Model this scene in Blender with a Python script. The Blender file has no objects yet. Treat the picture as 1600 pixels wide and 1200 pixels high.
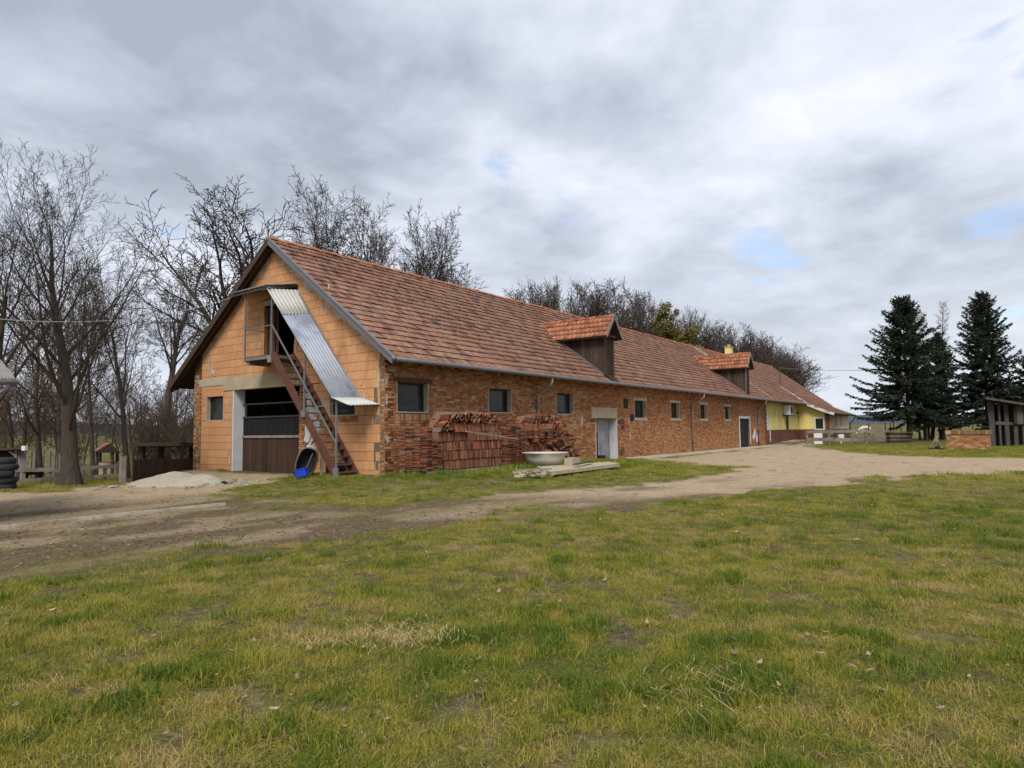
import bpy, math, random
import numpy as np
from mathutils import Vector

sc = bpy.context.scene
COL = sc.collection
rnd = random.Random(11)
PI = math.pi

# ------------------------------------------------------------------ camera
# world frame: X runs along the long brick wall, Y across the gable, Z up, metres
F = 1060.0
CAM = np.array([-16.132, -16.822, 1.6])
RM = np.array([[0.58199844, -0.81309816, -0.0122143],
               [0.0486275, 0.04979203, -0.99757512],
               [0.81173467, 0.57999322, 0.06851782]])      # rows: right, down, forward
cam_data = bpy.data.cameras.new('camera')
cam = bpy.data.objects.new('camera', cam_data)
COL.objects.link(cam)
m = cam.matrix_world.copy()
for i in range(3):
    m[i][0] = RM[0][i]; m[i][1] = -RM[1][i]; m[i][2] = -RM[2][i]; m[i][3] = CAM[i]
cam.matrix_world = m
cam_data.sensor_fit = 'HORIZONTAL'
cam_data.sensor_width = 36.0
cam_data.lens = 36.0 * F / 1600.0
cam_data.clip_start = 0.05
cam_data.clip_end = 6000
sc.camera = cam

# ------------------------------------------------------------------ light
sc.view_settings.view_transform = 'Standard'
sc.view_settings.look = 'None'
sc.view_settings.exposure = 1.05
sc.view_settings.gamma = 1.0
sc.view_settings.use_curve_mapping = False
SUN_DIR = Vector((-0.62, -0.36, 0.80)).normalized()
SUN_EL = math.asin(SUN_DIR.z)
SUN_AZ = math.atan2(SUN_DIR.x, SUN_DIR.y)

sun_data = bpy.data.lights.new('sun', 'SUN')
sun_data.energy = 1.5
sun_data.angle = math.radians(24)
sun_data.color = (1.0, 0.955, 0.89)
sun = bpy.data.objects.new('sun', sun_data)
COL.objects.link(sun)
sun.rotation_euler = SUN_DIR.to_track_quat('Z', 'Y').to_euler()

world = bpy.data.worlds.new('World')
sc.world = world
world.use_nodes = True
wt = world.node_tree
wt.nodes.clear()


def N(nt, kind, **kw):
    n = nt.nodes.new(kind)
    for k, v in kw.items():
        if k.startswith('i_'):
            key = k[2:]
            key = int(key) if key.isdigit() else key.replace('_', ' ')
            n.inputs[key].default_value = v
        else:
            setattr(n, k, v)
    return n


def math_n(nt, op, a=None, b=None, clamp=False):
    n = nt.nodes.new('ShaderNodeMath'); n.operation = op; n.use_clamp = clamp
    for i, x in enumerate((a, b)):
        if x is None: continue
        if isinstance(x, (int, float)): n.inputs[i].default_value = x
        else: nt.links.new(x, n.inputs[i])
    return n.outputs[0]


def ramp(nt, fac, stops, interp='LINEAR'):
    n = nt.nodes.new('ShaderNodeValToRGB')
    n.color_ramp.interpolation = interp
    e = n.color_ramp.elements
    while len(e) > 1: e.remove(e[0])
    for i, (p, c) in enumerate(stops):
        el = e[0] if i == 0 else e.new(p)
        el.position = p
        el.color = (c[0], c[1], c[2], 1) if not isinstance(c, (int, float)) else (c, c, c, 1)
    if fac is not None: nt.links.new(fac, n.inputs[0])
    return n.outputs[0]


def mix(nt, fac, a, b, blend='MIX'):
    n = nt.nodes.new('ShaderNodeMix'); n.data_type = 'RGBA'; n.blend_type = blend
    for sock, x in ((0, fac), (6, a), (7, b)):
        if isinstance(x, (int, float)): n.inputs[sock].default_value = x
        elif isinstance(x, (tuple, list)): n.inputs[sock].default_value = (x[0], x[1], x[2], 1)
        else: nt.links.new(x, n.inputs[sock])
    return n.outputs[2]


def noise(nt, vec, scale, detail=4.0, rough=0.55, dist=0.0, dims='3D'):
    n = nt.nodes.new('ShaderNodeTexNoise'); n.noise_dimensions = dims
    n.inputs['Scale'].default_value = scale
    n.inputs['Detail'].default_value = detail
    n.inputs['Roughness'].default_value = rough
    n.inputs['Distortion'].default_value = dist
    if vec is not None: nt.links.new(vec, n.inputs['Vector'])
    return n.outputs[0]


def build_world():
    nt = wt
    sky = N(nt, 'ShaderNodeTexSky', sky_type='NISHITA', sun_disc=False)
    sky.sun_elevation = SUN_EL
    sky.sun_rotation = SUN_AZ
    sky.air_density = 1.0; sky.dust_density = 2.0; sky.ozone_density = 2.0
    bg_sky = N(nt, 'ShaderNodeBackground'); bg_sky.inputs[1].default_value = 0.11
    nt.links.new(sky.outputs[0], bg_sky.inputs[0])
    # broken cloud deck: the direction is projected on a flat cloud layer
    tc = N(nt, 'ShaderNodeTexCoord')
    sep = N(nt, 'ShaderNodeSeparateXYZ'); nt.links.new(tc.outputs['Generated'], sep.inputs[0])
    zc = math_n(nt, 'MAXIMUM', sep.outputs[2], 0.0)
    den = math_n(nt, 'ADD', zc, 0.22)
    px = math_n(nt, 'DIVIDE', sep.outputs[0], den)
    py = math_n(nt, 'DIVIDE', sep.outputs[1], den)
    cmb = N(nt, 'ShaderNodeCombineXYZ')
    nt.links.new(px, cmb.inputs[0]); nt.links.new(py, cmb.inputs[1])
    cmb.inputs[2].default_value = 26.6
    v = cmb.outputs[0]
    big = noise(nt, v, 0.85, 2.0, 0.5, 0.25)
    med = noise(nt, v, 2.1, 4.0, 0.5, 0.35)
    fine = noise(nt, v, 7.0, 6.0, 0.58, 0.15)
    a = math_n(nt, 'MULTIPLY', big, 0.48)
    b = math_n(nt, 'MULTIPLY', med, 0.36)
    c = math_n(nt, 'MULTIPLY', fine, 0.16)
    s = math_n(nt, 'ADD', math_n(nt, 'ADD', a, b), c)
    k = 0.595
    W = lambda r, g, b: (r * k * .99, g * k * .985, b * k * 1.045)
    cl = ramp(nt, s, [(0.39, W(0.355, 0.40, 0.45)), (0.47, W(0.51, 0.56, 0.615)),
                      (0.545, W(0.665, 0.71, 0.765)), (0.635, W(0.83, 0.85, 0.885))])
    # towards the horizon the deck evens out to a pale grey blue
    hz = ramp(nt, sep.outputs[2], [(0.0, 1.0), (0.09, 0.75), (0.30, 0.0)])
    cl2 = mix(nt, math_n(nt, 'MULTIPLY', hz, 0.75), cl, (0.655 * k, 0.70 * k, 0.765 * k))
    bg_cl = N(nt, 'ShaderNodeBackground'); bg_cl.inputs[1].default_value = 1.0
    nt.links.new(cl2, bg_cl.inputs[0])
    gap = ramp(nt, noise(nt, v, 2.6, 5.0, 0.55, 0.3), [(0.62, 1.0), (0.70, 0.45)])
    ms = N(nt, 'ShaderNodeMixShader')
    nt.links.new(gap, ms.inputs[0]); nt.links.new(bg_sky.outputs[0], ms.inputs[1]); nt.links.new(bg_cl.outputs[0], ms.inputs[2])
    out = N(nt, 'ShaderNodeOutputWorld')
    nt.links.new(ms.outputs[0], out.inputs[0])


build_world()

# ------------------------------------------------------------------ helpers

def ray(px, py): return RM.T @ np.array([px - 800.0, py - 600.0, F])


def at(px, py, z=0.0):
    d = ray(px, py); t = (z - CAM[2]) / d[2]
    return CAM + d * t


def atd(px, py, depth):
    return CAM + ray(px, py) * (depth / F)


def onY(px, py, Y):
    d = ray(px, py); return CAM + d * ((Y - CAM[1]) / d[1])


def onX(px, py, X):
    d = ray(px, py); return CAM + d * ((X - CAM[0]) / d[0])


def lin(r, g, b, k=1.0):
    o = []
    for c in (r, g, b):
        c /= 255.0
        o.append(k * (c / 12.92 if c <= 0.04045 else ((c + 0.055) / 1.055) ** 2.4))
    return tuple(o)


def _h(ix, iy, seed):
    s = np.sin(ix * 127.1 + iy * 311.7 + seed * 74.7) * 43758.5453
    return s - np.floor(s)


def vnoise(x, y, seed=0):
    ix = np.floor(x); iy = np.floor(y)
    fx = x - ix; fy = y - iy
    fx = fx * fx * (3 - 2 * fx); fy = fy * fy * (3 - 2 * fy)
    a = _h(ix, iy, seed); b = _h(ix + 1, iy, seed); c = _h(ix, iy + 1, seed); d = _h(ix + 1, iy + 1, seed)
    return (a * (1 - fx) + b * fx) * (1 - fy) + (c * (1 - fx) + d * fx) * fy


def fbm(x, y, seed=0, octs=4):
    s = 0; a = 0.5; t = 0
    for i in range(octs):
        s = s + a * vnoise(x * 2 ** i, y * 2 ** i, seed + i * 13); t += a; a *= 0.5
    return s / t


def sstep(a, b, x):
    t = np.clip((x - a) / (b - a), 0, 1)
    return t * t * (3 - 2 * t)


def terrain(x, y):
    x = np.asarray(x, float); y = np.asarray(y, float)
    z = 0.05 * (fbm(x * 0.45, y * 0.45, 3, 3) - 0.5)
    z = z + 0.16 * sstep(-3.5, -0.5, x) * (1 - sstep(12, 15, x)) * sstep(-5.0, -2.0, y)       # bank by the wall
    z = z + 0.30 * sstep(44, 55, x) * (1 - sstep(80, 90, y))                                  # rises towards the far yard
    dl = (x + 4.97) * 0.30 + (y - 6.9) * 0.95
    z = z - 0.75 * sstep(4.2, 12.0, dl) * sstep(6.5, 9.5, y) * (1 - sstep(10, 30, x)) # paddock lies lower
    d = np.hypot(x - CAM[0], y - CAM[1])
    z = z + 2.2 * sstep(120, 420, d)
    # apron in front of the big door is a little worn down
    z = z - 0.10 * sstep(-2.5, -0.5, x) * (1 - sstep(2.0, 6.0, x)) * sstep(2.6, 4.2, y) * (1 - sstep(8.5, 10, y))
    return z


def gz(x, y): return float(terrain(x, y))


class MB:
    """collects polygons; one build() makes ONE mesh object"""
    def __init__(s):
        s.v = []; s.f = []; s.t = []

    def face(s, pts, tint=0.5):
        b = len(s.v); s.v.extend([tuple(p) for p in pts]); s.f.append(tuple(range(b, b + len(pts)))); s.t.append(tint)

    def hexa(s, p, tint=0.5):
        """p: bottom 4 then top 4, counter-clockwise seen from above"""
        b = len(s.v); s.v.extend([tuple(q) for q in p])
        for q in ((0, 3, 2, 1), (4, 5, 6, 7), (0, 1, 5, 4), (1, 2, 6, 5), (2, 3, 7, 6), (3, 0, 4, 7)):
            s.f.append(tuple(b + i for i in q)); s.t.append(tint)

    def box(s, x0, x1, y0, y1, z0, z1, tint=0.5):
        s.hexa([(x0, y0, z0), (x1, y0, z0), (x1, y1, z0), (x0, y1, z0), (x0, y0, z1), (x1, y0, z1), (x1, y1, z1), (x0, y1, z1)], tint)

    def beam(s, a, b, w, h, up=(0, 0, 1), tint=0.5):
        """a square bar from a to b, w across, h along up"""
        a = Vector(a); b = Vector(b); d = (b - a).normalized(); u = Vector(up)
        sd = d.cross(u)
        if sd.length < 1e-4: sd = d.cross(Vector((1, 0, 0)))
        sd.normalize(); u = sd.cross(d).normalized()
        sd = sd * w * 0.5; u = u * h * 0.5
        p = [a - sd - u, a + sd - u, b + sd - u, b - sd - u, a - sd + u, a + sd + u, b + sd + u, b - sd + u]
        s.hexa(p, tint)

    def prism(s, poly, vec, tint=0.5):
        n = len(poly); b = len(s.v)
        s.v.extend([tuple(p) for p in poly]); s.v.extend([(p[0] + vec[0], p[1] + vec[1], p[2] + vec[2]) for p in poly])
        s.f.append(tuple(range(b, b + n))); s.t.append(tint)
        s.f.append(tuple(reversed(range(b + n, b + 2 * n)))); s.t.append(tint)
        for i in range(n):
            j = (i + 1) % n
            s.f.append((b + i, b + n + i, b + n + j, b + j)); s.t.append(tint)

    def tube(s, pts, radii, n=8, tint=0.5, cap=True):
        pts = [Vector(p) for p in pts]
        if isinstance(radii, (int, float)): radii = [radii] * len(pts)
        b = len(s.v); ref = None
        for i, p in enumerate(pts):
            d = (pts[min(i + 1, len(pts) - 1)] - pts[max(i - 1, 0)]).normalized()
            if ref is None:
                ref = d.orthogonal().normalized()
            ref = (ref - d * ref.dot(d))
            ref = ref.normalized() if ref.length > 1e-5 else d.orthogonal().normalized()
            bi = d.cross(ref)
            for k in range(n):
                a = 2 * PI * k / n
                s.v.append(tuple(p + (ref * math.cos(a) + bi * math.sin(a)) * radii[i]))
        for i in range(len(pts) - 1):
            for k in range(n):
                k2 = (k + 1) % n
                s.f.append((b + i * n + k, b + i * n + k2, b + (i + 1) * n + k2, b + (i + 1) * n + k)); s.t.append(tint)
        if cap:
            s.f.append(tuple(b + k for k in reversed(range(n)))); s.t.append(tint)
            e = b + (len(pts) - 1) * n
            s.f.append(tuple(e + k for k in range(n))); s.t.append(tint)

    def lathe(s, c, prof, n=16, tint=0.5, axis='z'):
        b = len(s.v)
        for (r, h) in prof:
            for k in range(n):
                a = 2 * PI * k / n
                if axis == 'z': s.v.append((c[0] + r * math.cos(a), c[1] + r * math.sin(a), c[2] + h))
                else: s.v.append((c[0] + r * math.cos(a), c[1] + h, c[2] + r * math.sin(a)))
        for i in range(len(prof) - 1):
            for k in range(n):
                k2 = (k + 1) % n
                s.f.append((b + i * n + k, b + i * n + k2, b + (i + 1) * n + k2, b + (i + 1) * n + k)); s.t.append(tint)

    def build(s, name, mat, parent=None, smooth=False, local=False):
        me = bpy.data.meshes.new(name)
        off = Vector((0, 0, 0))
        if parent is not None and not local:
            p = parent
            while p is not None:
                off = off + Vector(p.location); p = p.parent
        vs = s.v if off.length == 0 else [(v[0] - off.x, v[1] - off.y, v[2] - off.z) for v in s.v]
        me.from_pydata(vs, [], s.f)
        at_ = me.attributes.new('tint', 'FLOAT', 'FACE')
        at_.data.foreach_set('value', np.asarray(s.t, dtype=np.float32))
        if smooth:
            me.polygons.foreach_set('use_smooth', [True] * len(me.polygons))
        me.materials.append(mat)
        me.update()
        o = bpy.data.objects.new(name, me)
        COL.objects.link(o)
        if parent is not None: o.parent = parent
        return o


def fast_mesh(name, verts, quads, mat, smooth=False, tint=None):
    me = bpy.data.meshes.new(name)
    verts = np.asarray(verts, dtype=np.float32); quads = np.asarray(quads, dtype=np.int32)
    k = quads.shape[1]
    me.vertices.add(len(verts)); me.vertices.foreach_set('co', verts.ravel())
    me.loops.add(quads.size); me.loops.foreach_set('vertex_index', quads.ravel())
    me.polygons.add(len(quads))
    me.polygons.foreach_set('loop_start', np.arange(0, quads.size, k, dtype=np.int32))
    me.polygons.foreach_set('loop_total', np.full(len(quads), k, dtype=np.int32))
    if smooth: me.polygons.foreach_set('use_smooth', np.ones(len(quads), dtype=bool))
    if tint is not None:
        a = me.attributes.new('tint', 'FLOAT', 'FACE'); a.data.foreach_set('value', np.asarray(tint, dtype=np.float32))
    me.materials.append(mat)
    me.update(calc_edges=True)
    return me


def link(name, me, parent=None):
    o = bpy.data.objects.new(name, me); COL.objects.link(o)
    if parent is not None: o.parent = parent
    return o


def tag(o, label=None, cat=None, group=None, kind=None):
    if label: o['label'] = label
    if cat: o['category'] = cat
    if group: o['group'] = group
    if kind: o['kind'] = kind
    return o


def thing(name, label, cat, loc=(0, 0, 0), group=None, rz=0.0):
    o = bpy.data.objects.new(name, None); COL.objects.link(o)
    o.empty_display_size = 0.2
    o.location = loc; o.rotation_euler = (0, 0, rz)
    return tag(o, label, cat, group)


def sub(name, parent, loc=(0, 0, 0)):
    """an empty that is a part and holds sub-parts"""
    o = bpy.data.objects.new(name, None); COL.objects.link(o); o.parent = parent
    o.empty_display_size = 0.2
    pl = Vector((0, 0, 0)); p = parent
    while p is not None:
        pl = pl + Vector(p.location); p = p.parent
    o.location = Vector(loc) - pl
    return o


# ------------------------------------------------------------------ materials

def new_mat(name):
    ma = bpy.data.materials.new(name); ma.use_nodes = True
    nt = ma.node_tree; nt.nodes.clear()
    out = nt.nodes.new('ShaderNodeOutputMaterial')
    bs = nt.nodes.new('ShaderNodeBsdfPrincipled')
    nt.links.new(bs.outputs[0], out.inputs[0])
    return ma, nt, bs, out


def pos_vec(nt, scale=(1, 1, 1)):
    g = nt.nodes.new('ShaderNodeNewGeometry')
    if scale == (1, 1, 1): return g.outputs['Position']
    mp = nt.nodes.new('ShaderNodeMapping'); mp.inputs['Scale'].default_value = scale
    nt.links.new(g.outputs['Position'], mp.inputs[0])
    return mp.outputs[0]


def desat(c, k):
    y = 0.25 * c[0] + 0.62 * c[1] + 0.13 * c[2]
    return tuple(q + (y - q) * k for q in c)


def surf(name, cols, rough=0.9, nscale=6.0, namt=0.3, bump=0.15, bscale=40.0, stretch=(1, 1, 1), stain=None,
         stain_scale=1.2, stain_at=(0.5, 0.62), stain2=None, stain2_scale=0.6, stain2_at=(0.55, 0.68), metallic=0.0, spec=0.3, ds=0.0, gain=1.0, tone=(1, 1, 1)):
    """tint picks the colour of a piece; noise varies its value; stains have a shape of their own"""
    cols = [tuple(gain * x * t for x, t in zip(desat(c, ds), tone)) for c in cols]
    stain = desat(stain, ds * .6) if stain else None
    stain2 = desat(stain2, ds * .6) if stain2 else None
    ma, nt, bs, out = new_mat(name)
    v = pos_vec(nt, stretch)
    at_ = N(nt, 'ShaderNodeAttribute', attribute_name='tint')
    if len(cols) > 1:
        c = ramp(nt, at_.outputs['Fac'], [(i / (len(cols) - 1), q) for i, q in enumerate(cols)])
    else:
        r = nt.nodes.new('ShaderNodeRGB'); r.outputs[0].default_value = (*cols[0], 1); c = r.outputs[0]
    nz = noise(nt, v, nscale, 5.0, 0.65)
    val = ramp(nt, nz, [(0.25, 1 - namt), (0.75, 1 + namt * 0.6)])
    c = mix(nt, 1.0, c, val, 'MULTIPLY')
    if stain is not None:
        f = ramp(nt, noise(nt, v, stain_scale, 6.0, 0.65, 0.4), [(stain_at[0], 0.0), (stain_at[1], 1.0)])
        c = mix(nt, f, c, stain)
    if stain2 is not None:
        f = ramp(nt, noise(nt, v, stain2_scale, 6.0, 0.7, 0.8), [(stain2_at[0], 0.0), (stain2_at[1], 1.0)])
        c = mix(nt, f, c, stain2)
    nt.links.new(c, bs.inputs['Base Color'])
    bs.inputs['Roughness'].default_value = rough
    bs.inputs['Metallic'].default_value = metallic
    bs.inputs['Specular IOR Level'].default_value = spec
    if bump > 0:
        b = nt.nodes.new('ShaderNodeBump'); b.inputs['Strength'].default_value = bump; b.inputs['Distance'].default_value = 0.02
        nt.links.new(noise(nt, v, bscale, 5.0, 0.7), b.inputs['Height']); nt.links.new(b.outputs[0], bs.inputs['Normal'])
    return ma


M = {}
M['block'] = surf('clay_block', [lin(196, 126, 74), lin(204, 136, 82), lin(208, 142, 88), lin(200, 130, 78)], 0.92, 9, 0.22, 0.4, 40, stretch=(1, 2.6, .6),
                  stain=lin(190, 160, 125), stain_scale=1.6, stain_at=(0.62, 0.74), stain2=lin(158, 112, 76), stain2_scale=.55, stain2_at=(.56, .78), ds=.14, tone=(1.04, 1.16, 1.14))
M['mortar'] = surf('mortar', [lin(112, 94, 76)], 0.95, 7, 0.35, 0.5, 35, stain=lin(168, 152, 130), stain_scale=1.6, stain_at=(.52, .68))  # darker brown puts the shadow lines of the brick joints into the colour
M['mortar_gap'] = surf('joint', [lin(96, 64, 40)], 0.95, 7, 0.35, 0.4, 35)
M['plaster'] = surf('mortar_plaster', [lin(165, 152, 132), lin(190, 180, 162)], 0.95, 4, 0.25, 0.5, 30)
M['brick'] = surf('old_brick', [lin(150, 86, 56), lin(170, 102, 64), lin(184, 118, 76), lin(194, 140, 98), lin(160, 90, 58), lin(196, 162, 128), lin(126, 90, 70)],
                  0.95, 14, 0.38, 0.5, 55, stain=lin(186, 164, 138), stain_scale=2.2, stain_at=(0.6, 0.75),
                  stain2=lin(100, 66, 50), stain2_scale=0.8, stain2_at=(0.62, 0.8), ds=.16, tone=(1, 1.04, .84))
M['white'] = surf('whitewash', [lin(205, 206, 208)], 0.9, 3, 0.12, 0.2, 20, stain=lin(165, 150, 130), stain_scale=1.5, stain_at=(0.62, 0.75))
M['concrete'] = surf('concrete', [lin(172, 158, 132)], 0.95, 3, 0.22, 0.4, 25, stain=lin(140, 126, 105), stain_scale=1.3, stain_at=(0.55, 0.75))
M['pale_concrete'] = surf('pale_concrete', [lin(176, 166, 148)], 0.95, 2, 0.2, 0.4, 18, stain=lin(140, 128, 108), stain_scale=0.9)
M['tile'] = surf('roof_tile_clay', [lin(132, 78, 58), lin(160, 92, 66), lin(180, 108, 78), lin(170, 98, 70), lin(152, 100, 78), lin(188, 122, 92), lin(112, 72, 58)],
                 0.9, 7, 0.35, 0.35, 45, stain=lin(100, 66, 54), stain_scale=2.0, stain_at=(0.52, 0.66),
                 stain2=lin(142, 116, 96), stain2_scale=0.75, stain2_at=(0.55, 0.76), ds=.30, gain=.80, tone=(1, 1.12, 1.0))
M['dormer_tile'] = surf('newer_roof_tile', [lin(150, 82, 52), lin(190, 108, 70), lin(202, 120, 80), lin(178, 98, 64)], 0.9, 7, 0.3, 0.35, 45,
                        stain=lin(70, 50, 42), stain_scale=2.6, stain_at=(0.58, 0.66), ds=.22, gain=.86, tone=(1, 1.06, .92))
M['stack_tile'] = surf('stacked_tile_clay', [lin(92, 52, 40), lin(140, 76, 50), lin(168, 94, 58), lin(190, 112, 70), lin(160, 132, 116), lin(118, 66, 50)], 0.92, 9, 0.45, 0.3, 45,
                       stain=lin(120, 100, 92), stain_scale=3.0, stain_at=(0.58, 0.75), ds=.12, gain=.68, tone=(1, 1.0, .9))
M['dark_wood'] = surf('dark_weathered_wood', [lin(40, 30, 25), lin(64, 50, 42), lin(84, 68, 58), lin(50, 38, 31)], 0.9, 5, 0.45, 0.5, 25, stretch=(3, 3, 0.35),
                      stain=lin(128, 114, 102), stain_scale=1.6, stain_at=(0.62, 0.85))
M['brown_wood'] = surf('brown_boards', [lin(54, 38, 30), lin(76, 54, 42), lin(64, 45, 35)], 0.85, 6, 0.4, 0.4, 25, stretch=(3, 3, 0.3),
                       stain=lin(130, 112, 92), stain_scale=1.5, stain_at=(0.62, 0.8))
M['panel'] = surf('dark_door_panel', [lin(20, 22, 22), lin(28, 29, 29)], 0.7, 4, 0.3, 0.2, 15, stretch=(2, 2, 0.3))
M['grey_wood'] = surf('grey_weathered_wood', [lin(112, 102, 92), lin(140, 130, 118), lin(96, 86, 76)], 0.95, 5, 0.4, 0.5, 25, stretch=(0.6, 0.6, 0.8),
                      stain=lin(82, 72, 62), stain_scale=1.2, stain_at=(0.55, 0.75))
M['soffit'] = surf('soffit_boards', [lin(60, 46, 38), lin(80, 62, 50)], 0.9, 4, 0.4, 0.4, 25)
M['shed_wood'] = surf('dark_grey_slabs', [lin(94, 87, 82), lin(76, 70, 65), lin(108, 100, 93)], 0.95, 5, 0.45, 0.5, 25, stretch=(2, 2, 0.5), stain=lin(58, 50, 44), stain_scale=1.6, stain_at=(.5, .7))
M['galv'] = surf('galvanised_metal', [lin(124, 121, 124), lin(106, 103, 106)], 0.5, 2, 0.2, 0.05, 12, metallic=0.35, spec=0.5,
                 stain=lin(110, 98, 88), stain_scale=1.4, stain_at=(0.62, 0.78))
M['pipe'] = surf('weathered_zinc_pipe', [lin(150, 146, 142)], 0.6, 2, 0.2, 0.05, 12, metallic=0.1, stain=lin(112, 96, 84), stain_scale=1.4)
M['dark_rail'] = surf('dark_steel_rail', [lin(62, 62, 62)], 0.6, 4, 0.2, 0.05, 20)
M['rail'] = surf('painted_steel', [lin(120, 122, 126)], 0.55, 4, 0.2, 0.05, 20, metallic=0.2, stain=lin(96, 74, 60), stain_scale=2.4, stain_at=(0.6, 0.75))
M['rust'] = surf('rusty_steel', [lin(116, 76, 56), lin(98, 64, 50), lin(80, 52, 42)], 0.85, 8, 0.4, 0.3, 30, stain=lin(130, 92, 70), stain_scale=3.0, stain_at=(0.6, 0.78))
M['tread'] = surf('worn_tread', [lin(96, 76, 64), lin(80, 62, 52)], 0.85, 7, 0.35, 0.3, 25)
M['sheet_blue'] = surf('blue_corrugated_sheet', [lin(160, 167, 180)], 0.55, 3, 0.18, 0.0, 20, spec=0.5, stain=lin(128, 134, 150), stain_scale=1.0)
M['sheet_white'] = surf('white_corrugated_sheet', [lin(190, 190, 184)], 0.6, 3, 0.15, 0.0, 20, spec=0.5)
M['sheet_grey'] = surf('grey_corrugated_sheet', [lin(150, 146, 140)], 0.8, 3, 0.25, 0.2, 20, stain=lin(110, 104, 98), stain_scale=1.2)
M['frame'] = surf('window_frame_brown', [lin(62, 44, 36)], 0.7, 4, 0.3, 0.1, 20)
M['black'] = surf('black_paint_and_shade', [lin(34, 33, 34)], 0.7, 4, 0.3, 0.2, 20)  # black paint; also colours in the shade of wall holes and shed interiors
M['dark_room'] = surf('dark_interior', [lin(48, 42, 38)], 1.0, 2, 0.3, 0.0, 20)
M['door_grey'] = surf('grey_door_paint', [lin(150, 148, 152)], 0.7, 3, 0.15, 0.1, 20, stain=lin(120, 114, 112), stain_scale=1.6)
M['yellow'] = surf('yellow_render', [lin(230, 208, 112)], 0.9, 1.5, 0.12, 0.15, 30, stain=lin(214, 194, 112), stain_scale=0.8, ds=.16)
M['beige'] = surf('beige_render', [lin(214, 192, 164)], 0.9, 1.5, 0.1, 0.15, 30)
M['plinth'] = surf('brick_red_plinth', [lin(116, 72, 57), lin(104, 64, 52), lin(126, 82, 65)], 0.85, 5, 0.2, 0.2, 30)
M['ac'] = surf('white_plastic', [lin(215, 214, 210)], 0.5, 2, 0.05, 0.0, 20, spec=0.4)
M['tub'] = surf('cream_enamel', [lin(194, 188, 174)], 0.4, 2, 0.08, 0.0, 20, spec=0.5, stain=lin(170, 160, 140), stain_scale=2.2, stain_at=(0.62, 0.8))
M['rubber'] = surf('tyre_rubber', [lin(40, 41, 43), lin(48, 49, 52)], 0.8, 8, 0.3, 0.3, 40)
M['blue'] = surf('blue_plastic', [lin(24, 66, 190)], 0.45, 4, 0.2, 0.0, 20, spec=0.5)
M['barrow'] = surf('worn_grey_steel', [lin(128, 116, 102), lin(96, 86, 76)], 0.7, 6, 0.35, 0.2, 30, metallic=0.2)
M['dark_inside'] = surf('dark_tray_inside', [lin(36, 34, 32)], 0.8, 6, 0.3, 0.1, 30)
M['fur'] = surf('black_fur', [lin(24, 22, 22)], 0.9, 20, 0.3, 0.4, 60)
M['white_fur'] = surf('pale_horse_coat', [lin(206, 196, 180)], 0.9, 8, 0.15, 0.2, 40)
M['bark'] = surf('bark', [lin(74, 65, 57), lin(86, 77, 68)], 0.95, 5, 0.45, 0.9, 14, stretch=(2, 2, 0.5), stain=lin(70, 68, 46), stain_scale=1.1, stain_at=(0.55, 0.75))
M['twig'] = surf('twigs', [lin(70, 61, 53)], 0.95, 2, 0.3, 0.0, 20)
M['twig_far'] = surf('far_twigs', [lin(80, 69, 62)], 0.95, 1, 0.3, 0.0, 20)
M['twig_warm'] = surf('warm_brown_twigs', [lin(84, 70, 57), lin(72, 60, 50)], 0.95, 1, 0.35, 0.0, 20)
M['larch'] = surf('pale_larch_twigs', [lin(150, 134, 112)], 0.95, 1, 0.2, 0.0, 20)
M['needle'] = surf('spruce_needles', [lin(30, 40, 30), lin(48, 58, 42), lin(70, 78, 54)], 0.9, 0.8, 0.35, 0.0, 20)
M['ivy'] = surf('ivy_leaves', [lin(66, 62, 30), lin(96, 88, 38), lin(122, 104, 48)], 0.8, 1.2, 0.35, 0.0, 20)
M['litter'] = surf('fallen_leaf', [lin(104, 78, 58), lin(138, 112, 86), lin(168, 146, 120), lin(86, 64, 50)], 0.9, 20, 0.3, 0.0, 20)
M['straw'] = surf('straw', [lin(180, 158, 110), lin(150, 128, 86), lin(196, 178, 136)], 0.9, 10, 0.2, 0.0, 20)
M['sand'] = surf('white_sand', [lin(164, 155, 138)], 0.98, 6, 0.2, 0.8, 25, stain=lin(150, 132, 104), stain_scale=1.4, stain_at=(0.55, 0.72))
M['hill'] = surf('hazed_hill', [lin(96, 102, 118)], 1.0, 0.02, 0.3, 0.0, 1)  # blue-grey of distant haze is put into the hill colour


def glass_mat():
    ma, nt, bs, out = new_mat('window_glass')
    
    bs.inputs['Roughness'].default_value = 0.22
    bs.inputs['Specular IOR Level'].default_value = 0.28
    v = pos_vec(nt)
    c = ramp(nt, noise(nt, v, 2.2, 3), [(0.3, lin(22, 24, 24)), (0.7, lin(54, 57, 56))])
    nt.links.new(c, bs.inputs['Base Color'])
    return ma


M['glass'] = glass_mat()

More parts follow.
